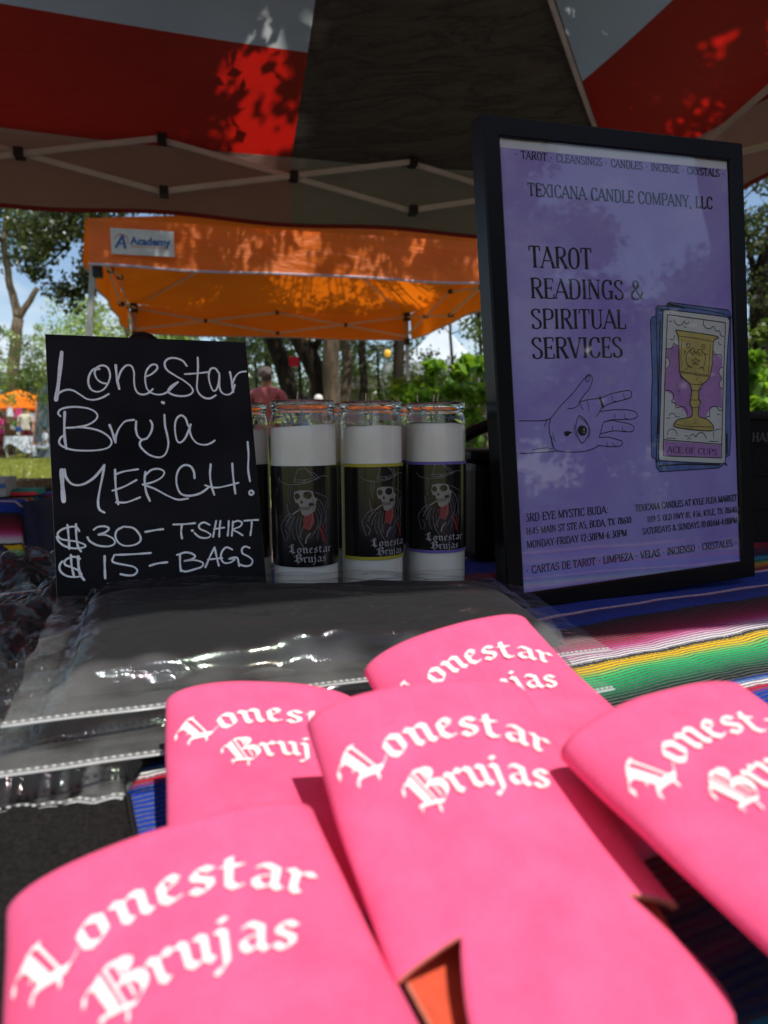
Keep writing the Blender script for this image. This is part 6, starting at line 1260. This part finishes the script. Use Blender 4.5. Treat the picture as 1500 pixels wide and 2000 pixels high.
# ------------------------------------------------------------------ black things behind the table
def crate(label, c, w, d, h, yaw, ribs=True):
    t = thing('storage_crate', label, 'crate', c, yaw)
    mb = MB(); mb.box((0, 0, h * .45), (w, d, h * .9), None, .012); mb.build('body', M['black'], t)
    mb = MB(); mb.box((0, 0, h * .95), (w + .02, d + .02, h * .1), None, .01); mb.build('lid', M['black'], t)
    if ribs:
        n = int(w / .012)
        for k in range(n):
            x = -w / 2 + .03 + k * .0115
            if x > -w / 2 + .15: break
            mb = MB(); mb.box((x, -d / 2 - .003, h * .58), (.005, .008, h * .40), None, .0015); mb.build('rib', M['black'], t)
        mb = MB(); mb.box((-w / 2 + .088, -d / 2 - .001, h * .80), (.15, .006, .006)); mb.box((-w / 2 + .088, -d / 2 - .001, h * .36), (.15, .006, .006)); mb.build('vent_frame', M['black'], t)
    return t
c = at(905, 1100, .93)
crate('black ribbed plastic crate between the last candle and the picture frame', (c.x + .155, 1.02, TZ), .34, .16, .145, .25)
t = thing('handle', 'curved black carrying handle arching over the ribbed crate', 'handle', (c.x + .09, 1.06, TZ + .148), .25)
mb = MB(); mb.tube([(-.115, -.03, -.02), (-.105, -.03, .005), (-.075, -.03, .022), (-.03, -.03, .038), (.02, -.03, .047), (.08, -.03, .05), (.15, -.03, .04)], .0085, 12); mb.build('grip', M['black'], t, True)
c = at(1520, 1060, 1.07)
t = thing('camera_bag', 'black fabric bag with pale letters at the right border behind the frame', 'bag', (c.x, 1.13, TZ), .2)
def bag():
    w, d, h = .24, .14, .185
    mb = MB()
    def f(u, v):
        a = 2 * PI * u; k = (abs(math.cos(a)) ** 6 + abs(math.sin(a)) ** 6) ** (-1 / 6); s = 1 - .06 * math.sin(PI * v)
        return Vector((w / 2 * math.cos(a) * k * s, d / 2 * math.sin(a) * k * s, h * v + .004 * noise.noise(Vector((u * 9, v * 5, 2)))))
    mb.grid(f, 60, 14); mb.grid(lambda u, v: Vector(((u - .5) * w * .93, (v - .5) * d * .93, h + .012 * (1 - (2 * u - 1) ** 2) * (1 - (2 * v - 1) ** 2))), 12, 8); mb.build('body', M['felt'], t, True)
    for z in (.05, .10, .145):
        mb = MB(); mb.tube([f(.5 + .5 * k / 40, z / h) * 1.004 for k in range(41)], .0016, 5); mb.build('seam', M['black'], t, True)
    mb = MB(); mb.tube([f(.5 + .5 * k / 40, .99) * 1.01 for k in range(41)], .004, 6); mb.build('piping', M['black'], t, True)
    mm = plain('stitched pale lettering', (.09, .085, .085), .8)
    ink = Ink(lambda x, y, h_: Vector((x, -d / 2 - .006 - h_ + .0012, y)), 0, 1e-5)
    sf_text(ink, 'HAN', -.078, .150, .034, .013, .16, .07, .05); ink.build('lettering', mm, t)
bag()

# ------------------------------------------------------------------ second table past the shirt bags
def table2():
    x1, y0, y1 = -.93, 1.86, 2.75
    t = thing('display_table', 'second display table under a navy cloth beyond the crinkled bags', 'table', (-1.7, 2.3, 0))
    mb = MB(); mb.box((0, 0, TZ - .03), (1.5, .86, .03), None, .004); mb.build('table_top', M['white_box'], t)
    for sx in (-1, 1):
        for sy in (-1, 1): mb = MB(); mb.tube([(sx * .66, sy * .36, TZ - .04), (sx * .66, sy * .36, 0)], .014, 8); mb.build('leg', M['leg'], t)
    org = Vector((-1.7, 2.3, 0)); V = []; nu, nv = 90, 70; d_ = .42
    for j in range(nv + 1):
        for i in range(nu + 1):
            u = -.78 - d_ + (1.56 + 2 * d_) * i / nu; v = -.45 - d_ + (.90 + 2 * d_) * j / nv; cu, cv = min(max(u, -.78), .78), min(max(v, -.45), .45); dz = max(abs(u - cu), abs(v - cv))
            p = Vector((cu, cv, TZ - dz)); o_ = Vector((u - cu, v - cv, 0))
            if dz: o_.normalize(); p += o_ * (.015 + .05 * dz * (1 + math.sin((u + v) * 19)))
            V.append(p)
    mesh('tablecloth', V, [(j * (nu + 1) + i, j * (nu + 1) + i + 1, (j + 1) * (nu + 1) + i + 1, (j + 1) * (nu + 1) + i) for j in range(nv) for i in range(nu)], M['navy'], t, True)
    return t
table2()
serape('serape_runner', 'striped blanket, dark bands uppermost in place of shade, hanging over the front of the second table', Vector((-1.55, 1.86, 0)), Vector((1, 0, 0)), Vector((0, 1, 0)), -.5, .60, -.02, .30, (0, .515), .50, TZ + .006, 70, 70)  # stripe offset picks the darker bands in place of shade
def shallow_tray():
    p = at(42, 950, 2.3); t = thing('display_tray', 'shallow wicker tray of small bright trinkets on the second table', 'tray', (p.x, 2.3, TZ + .002))
    mb = MB(); mb.box((0, 0, .006), (.16, .12, .01), None, .002)
    for s in (-1, 1): mb.box((0, s * .06, .018), (.16, .006, .03)); mb.box((s * .08, 0, .018), (.006, .126, .03))
    mb.build('basket', M['wicker'], t)
    cols = ['red', 'orange_obj', 'yellow_obj', 'plate', 'leaf_mid', 'hot_pink']; r = random.Random(4)
    for k in range(26):
        q = thing('trinket', ['red', 'orange', 'yellow', 'white', 'green', 'pink'][k % 6] + ' trinket lying in the wicker tray on the second table', 'trinket', (p.x + r.uniform(-.065, .065), 2.3 + r.uniform(-.045, .045), TZ + .024), r.uniform(0, 3), 'trinkets heaped in the tray')
        mb = MB(); mb.ball((0, 0, 0), (.010, .008, .009), 5); mb.build('bead', M[cols[k % 6]], q, True)
        mb = MB(); mb.tube([(0, 0, .008), (.002, 0, .014)], .0015, 5); mb.build('loop', M['wick'], q)
    for k, px in enumerate((22, 47)):
        pp = at(px, 930, 2.38); q = thing('incense_stick', ['thin upright stick at the near end of the wicker tray', 'thin upright stick over the middle of the wicker tray'][k], 'incense stick', (pp.x, 2.38, TZ + .002)); mb = MB(); mb.tube([(0, 0, 0), (0, 0, .075)], .0012, 6); mb.build('stick', M['wick'], q); mb = MB(); mb.box((0, 0, .003), (.02, .02, .006), None, .001); mb.build('holder', M['wicker'], q)
shallow_tray()
p = at(-14, 985, 1.93)
t = thing('gift_box', 'white cardboard box with a blue stripe on the second table edge', 'box', (p.x, 1.93, TZ + .012), .25)
mb = MB(); mb.box((0, 0, .025), (.10, .12, .05), None, .003); mb.build('body', M['white_box'], t)
mb = MB(); mb.box((0, -.0612, .030), (.098, .002, .012)); mb.build('stripe', M['blue'], t)
p = at(40, 978, 1.98)
t = thing('folded_cloth', 'folded green cloth with a red edge on the second table', 'cloth', (p.x, 1.98, TZ + .010), .2)
mb = MB(); mb.box((0, 0, .009), (.11, .10, .016), None, .005); mb.build('fold', M['teal'], t); mb = MB(); mb.box((0, -.051, .006), (.112, .006, .010), None, .002); mb.build('red_edge', M['red'], t)
# folding camp chair beside the second table
def chair():
    p = at(92, 1000, 2.6); t = thing('camp_chair', 'navy folding camp chair by the end of the second table', 'chair', (p.x + .12, 2.6, 0), .3)
    mb = MB(); mb.grid(lambda u, v: Vector(((u - .5) * .5, (v - .5) * .42, (.34 - .05 * math.sin(PI * u)))), 10, 8); mb.build('seat', M['navy'], t, True)
    mb = MB(); mb.grid(lambda u, v: Vector(((u - .5) * .5,   .21 + .10 * v, .38 + .34 * v - .04 * math.sin(PI * u))), 10, 8); mb.build('backrest', M['navy'], t, True)
    for a, b in (((-.27, -.24, 0), (.27, -.22, .44)), ((.27, -.24, 0), (-.27, -.22, .44)), ((-.27, .24, 0), (-.25, .31, .73)), ((.27, .24, 0), (.25, .31, .73)), ((-.27, -.24, 0), (-.27, .24, .44)), ((.27, -.24, 0), (.27, .24, .44))):
        mb = MB(); mb.tube([a, b], .009, 8); mb.build('leg', M['black'], t)
    for s in (-1, 1): mb = MB(); mb.box((s * .28, 0, .52), (.05, .42, .015), None, .005); mb.build('armrest', M['navy'], t)
chair()

# ------------------------------------------------------------------ people
def person(label, pos, yaw, H, pose, top, bottom, skin, hair, group=None, sleeve=.5):
    """one continuous skinned body; pose: standing, seated; materials follow the body's regions"""
    k = H / 1.75
    J = {'pel': (0, 0, .95), 'wa': (0, .0, 1.08), 'ch': (0, -.01, 1.30), 'sh': (0, 0, 1.43), 'ne': (0, .0, 1.50), 'he': (0, -.02, 1.60), 'ht': (0, -.015, 1.69)}
    E = [('pel', 'wa'), ('wa', 'ch'), ('ch', 'sh'), ('sh', 'ne'), ('ne', 'he'), ('he', 'ht')]
    Rd = {'pel': (.15, .12), 'wa': (.135, .11), 'ch': (.165, .125), 'sh': (.12, .09), 'ne': (.055, .058), 'he': (.078, .095), 'ht': (.060, .075)}
    for s, n_ in ((-1, 'L'), (1, 'R')):
        J['a' + n_] = (s * .185, 0, 1.41); J['hp' + n_] = (s * .095, 0, .90)
        E += [('sh', 'a' + n_), ('pel', 'hp' + n_)]; Rd['a' + n_] = (.062, .062); Rd['hp' + n_] = (.095, .10)
        if pose == 'stand':
            J['e' + n_] = (s * .25, .03, 1.13); J['w' + n_] = (s * .24, -.08, .90); J['f' + n_] = (s * .235, -.11, .80)
            J['k' + n_] = (s * .11, -.02, .50); J['an' + n_] = (s * .12, .02, .09); J['t' + n_] = (s * .13, -.13, .04)
        elif pose == 'seat':
            J['e' + n_] = (s * .24, -.05, 1.15); J['w' + n_] = (s * .16, -.28, 1.05); J['f' + n_] = (s * .13, -.36, 1.04)
            J['k' + n_] = (s * .13, -.45, .95); J['an' + n_] = (s * .14, -.42, .53); J['t' + n_] = (s * .14, -.56, .49)
        else:
            J['e' + n_] = (s * .26, -.08, 1.18); J['w' + n_] = (s * .20, -.32, 1.08); J['f' + n_] = (s * .18, -.42, 1.07)
            J['k' + n_] = (s * .11, -.04, .50); J['an' + n_] = (s * .12, .04, .09); J['t' + n_] = (s * .13, -.12, .04)
        E += [('a' + n_, 'e' + n_), ('e' + n_, 'w' + n_), ('w' + n_, 'f' + n_), ('hp' + n_, 'k' + n_), ('k' + n_, 'an' + n_), ('an' + n_, 't' + n_)]
        Rd['e' + n_] = (.045, .045); Rd['w' + n_] = (.03, .03); Rd['f' + n_] = (.035, .022); Rd['k' + n_] = (.062, .065); Rd['an' + n_] = (.04, .045); Rd['t' + n_] = (.045, .03)
    names = list(J); ix = {a: i for i, a in enumerate(names)}
    me = bpy.data.meshes.new('b'); me.from_pydata([Vector(J[a]) for a in names], [(ix[a], ix[b]) for a, b in E], [])
    ob = bpy.data.objects.new('b', me); COL.objects.link(ob); ob.modifiers.new('s', 'SKIN'); sv = me.skin_vertices[0].data
    for a in names: sv[ix[a]].radius = Rd[a]; sv[ix[a]].use_root = (a == 'pel')
    sb = ob.modifiers.new('u', 'SUBSURF'); sb.levels = 2; sb.render_levels = 2
    dg = bpy.context.evaluated_depsgraph_get(); m2 = bpy.data.meshes.new_from_object(ob.evaluated_get(dg)); bpy.data.objects.remove(ob)
    off = -.45 if pose == 'seat' else 0
    for v in m2.vertices: v.co = Vector((v.co.x * k, v.co.y * k, (v.co.z + off) * k))
    m2.materials.clear()
    for q in (skin, top, bottom, hair, 'black'): m2.materials.append(M[q])
    for f in m2.polygons:
        c = f.center / k; z = c.z - off; ax = abs(c.x)
        idx = 0
        if z > 1.655 or (z > 1.53 and c.y > .015 and ax < .12 and z > 1.56): idx = 3
        elif z > 1.50: idx = 0
        elif (.93 < z <= 1.50 and ax < .20 and c.y > -.22) : idx = 1
        elif z > 1.43 - sleeve * .40 and ax >= .16 and c.y > -.2: idx = 1
        elif z > 1.0 and c.y < -.1: idx = 0
        elif z < .12 - 0 and pose != 'seat' or (pose == 'seat' and z < .56): idx = 4
        elif z <= .97 and ax < .22 or (pose == 'seat' and z < 1.02 and ax < .24 and c.y < -.1 and z > .6): idx = 2
        if pose != 'seat' and .70 < z < 1.0 and ax > .205: idx = 0
        f.material_index = idx; f.use_smooth = True
    t = thing('person', label, 'person', pos, yaw, group)
    b_ = link('body', m2, t)
    # face and hair shape
    hz = (1.615 + off) * k
    mb = MB(); mb.ball((0, -.102 * k, hz - .01 * k), (.012 * k, .014 * k, .020 * k), 4)
    for s in (-1, 1): mb.ball((s * .083 * k, -.005 * k, hz), (.010 * k, .018 * k, .028 * k), 4)
    mb.build('face', M[skin], t, True)
    mb = MB(); 
    for s in (-1, 1): mb.ball((s * .030 * k, -.092 * k, hz + .012 * k), .009 * k, 4)
    mb.build('eyes', M['black'], t, True)
    mb = MB(); V = []
    mb.grid(lambda u, v: Vector((.092 * k * math.cos(2 * PI * u) * math.sin(PI * .5 * v + .001), (.108 * k) * math.sin(2 * PI * u) * math.sin(PI * .5 * v + .001) + .008 * k, hz + (.03 + .085 * math.cos(PI * .5 * v) - .045 * v * max(0, math.sin(2 * PI * u))) * k)), 20, 8); mb.build('hair', M[hair], t, True)
    return t
def gpt(px, Y): p = at(px, 880, Y); return (p.x, p.y, GH(p.x, p.y))
q = gpt(524, 8.6)
person('person seen from behind in a dusty pink t-shirt with cropped grey hair', (q[0], q[1], 0), 0.0 + PI * .97, 1.80, 'stand', 'pink_cotton', 'denim', 'skin', 'grey_hair')
q = gpt(590, 12.5); person('person in dark clothes standing among the oak trunks', q, .6, 1.66, 'stand', 'burgundy', 'denim', 'skin2', 'hair')
q = gpt(601, 12.0); person('person in a blue top beyond the first candle wick', q, 2.4, 1.58, 'reach', 'blue', 'denim', 'skin', 'hair')
q = gpt(3, 24.5); person('person in a hot pink top with bare legs at the picture border stall', q, -.5, 1.62, 'reach', 'hot_pink', 'burgundy', 'skin2', 'hair', None)
q = gpt(53, 25.4); person('person in a cream shirt seated at the white-clothed far table', (q[0], q[1], q[2] + .10), .4, 1.70, 'stand', 'cream', 'burgundy', 'skin', 'hair')
q = gpt(78, 25.0); person('person in a brown top leaning beside the grey panel', q, -1.0, 1.55, 'seat', 'skin', 'denim', 'skin2', 'hair')
q = gpt(90, 24.0); person('person in white seated right beside the chalkboard edge', q, -.9, 1.45, 'seat', 'white_cloth', 'white_cloth', 'skin', 'hair')
# far stall
def far_table(label, px, Y, w):
    q = gpt(px, Y); t = thing('market_table', label, 'table', q, .1, 'white-clothed tables of the far stall')
    mb = MB(); n = 60
    def f(u, v): 
        a = 2 * PI * u; kx = w / 2; k = (abs(math.cos(a)) ** 8 + abs(math.sin(a)) ** 8) ** (-1 / 8)
        return Vector((kx * math.cos(a) * k * (1 + .06 * v * (1 + math.sin(a * 14))), .38 * math.sin(a) * k * (1 + .10 * v * (1 + math.sin(a * 14))), .78 - (.42 + .16 * math.sin(a * 3 + px)) * v))
    mb.grid(f, n, 8); mb.grid(lambda u, v: Vector(((u - .5) * w * .98, (v - .5) * .74, .782)), 4, 3); mb.build('tablecloth', M['white_cloth'], t, True)
    for sx in (-1, 1):
        for sy in (-1, 1): mb = MB(); mb.tube([(sx * w * .42, sy * .30, .77), (sx * w * .42, sy * .30, 0)], .02, 8); mb.build('leg', M['steel'], t)
far_table('white-clothed market table beneath the small far canopy', 42, 24.3, .85)
far_table('white-clothed market table partly behind the chalkboard edge', 112, 24.6, .6)
for k, (px, py, mt, lab) in enumerate([(35, 797, 'hot_pink', 'magenta garment hanging from the far canopy pole'), (44, 800, 'teal', 'pale green garment hanging next to the magenta one'), (51, 801, 'yellow_obj', 'yellow garment hanging in the far stall'), (61, 806, 'tent_trim', 'pale lilac garment hanging near the far canopy corner'), (18, 795, 'white_cloth', 'pale garment hanging under the far canopy eave'), (43, 818, 'white_cloth', 'white blouse hanging lower at the back of the far stall'), (8, 812, 'burgundy', 'dark red garment hanging in the far stall shade'), (24, 822, 'leaf_mid', 'olive green garment hanging low in the far stall')]):
    p = at(px, py, 26.0 + .1 * k); t = thing('hanging_garment', lab, 'garment', p, .3 * k, 'garments hung up for sale in the far stall')
    mb = MB(); mb.grid(lambda u, v: Vector(((u - .5) * (.20 + .10 * v), .03 * math.sin(u * 14 + k), -.34 * v)), 10, 6)
    mb.build('cloth', M[mt], t, True); mb = MB(); mb.tube([(0, 0, .10), (0, 0, .0), (-.12, 0, -.02), (.12, 0, -.02)], .006, 5); mb.build('hanger', M['black'], t)
for k, (px, py, mt, lab) in enumerate([(26, 834, 'plate', 'pale pot on the far white table'), (37, 838, 'blue', 'bright blue bundle on the far white table'), (28, 828, 'leaf_bright', 'green potted sprig on the far white table'), (69, 860, 'plate', 'white round dish standing below the far stall table'), (74, 874, 'plate', 'white bowl lying lowest beside the far stall table')]):
    p = at(px, py, 24.2); t = thing('ware', lab, 'pottery', (p.x, p.y, p.z - .09))
    mb = MB(); mb.lathe([(0, 0), (.06, 0), (.10, .05), (.09, .13), (.07, .16), (.06, .15), (0, .14)], 16); mb.build('vessel', M[mt], t, True)
    mb = MB(); mb.lathe([(.065, .15), (.075, .165), (.065, .175)], 16); mb.build('rim', M[mt], t, True)
# ------------------------------------------------------------------ small things between the trunks
p = at(573.5, 706, 10.2)
t = thing('red_sign', 'small square red sign hanging beside the leaning oak trunk', 'sign', p, .15)
mb = MB(); mb.box((0, 0, 0), (.135, .012, .135), None, .004); mb.build('panel', M['red'], t); mb = MB(); mb.tube([(-.05, 0, .065), (0, 0, .5), (.05, 0, .065)], .003, 5); mb.build('cord', M['black'], t)
ml, nt, n, l, b, o = new_mat('lantern glow'); b.inputs['Base Color'].default_value = (.8, .45, .05, 1); b.inputs['Emission Color'].default_value = (1, .55, .05, 1); b.inputs['Emission Strength'].default_value = .45
for px, py, r, lab in ((757, 690, .042, 'round yellow lantern glowing in front of the far trunks'), (600, 659, .022, 'tiny amber bulb under the edge of the orange canopy'), (683, 655, .016, 'faint amber bulb near the second trunk')):
    p = at(px, py, 9.0); t = thing('lantern', lab, 'lantern', p)
    mb = MB(); mb.ball((0, 0, 0), (r, r, r * 1.15), 8); mb.build('globe', ml, t, True); mb = MB(); mb.lathe([(0, r * 1.1), (r * .4, r * 1.1), (r * .4, r * 1.5), (0, r * 1.5)], 10); mb.tube([(0, 0, r * 1.4), (0, 0, r * 1.4 + .7)], .003, 5); mb.build('cap', M['black'], t)
p = at(622, 779, 9.4); t = thing('bright_spot', 'white ball standing in for a bright glow right behind the first candle rim', 'ball', p)  # ball and post stand in for a bright spot of reflected light
mb = MB(); mb.ball((0, 0, 0), .06, 10); mb.build('globe', M['plate'], t, True); mb = MB(); mb.tube([(0, 0, -.05), (0, 0, -p.z)], .02, 8); mb.build('post', M['leg'], t)
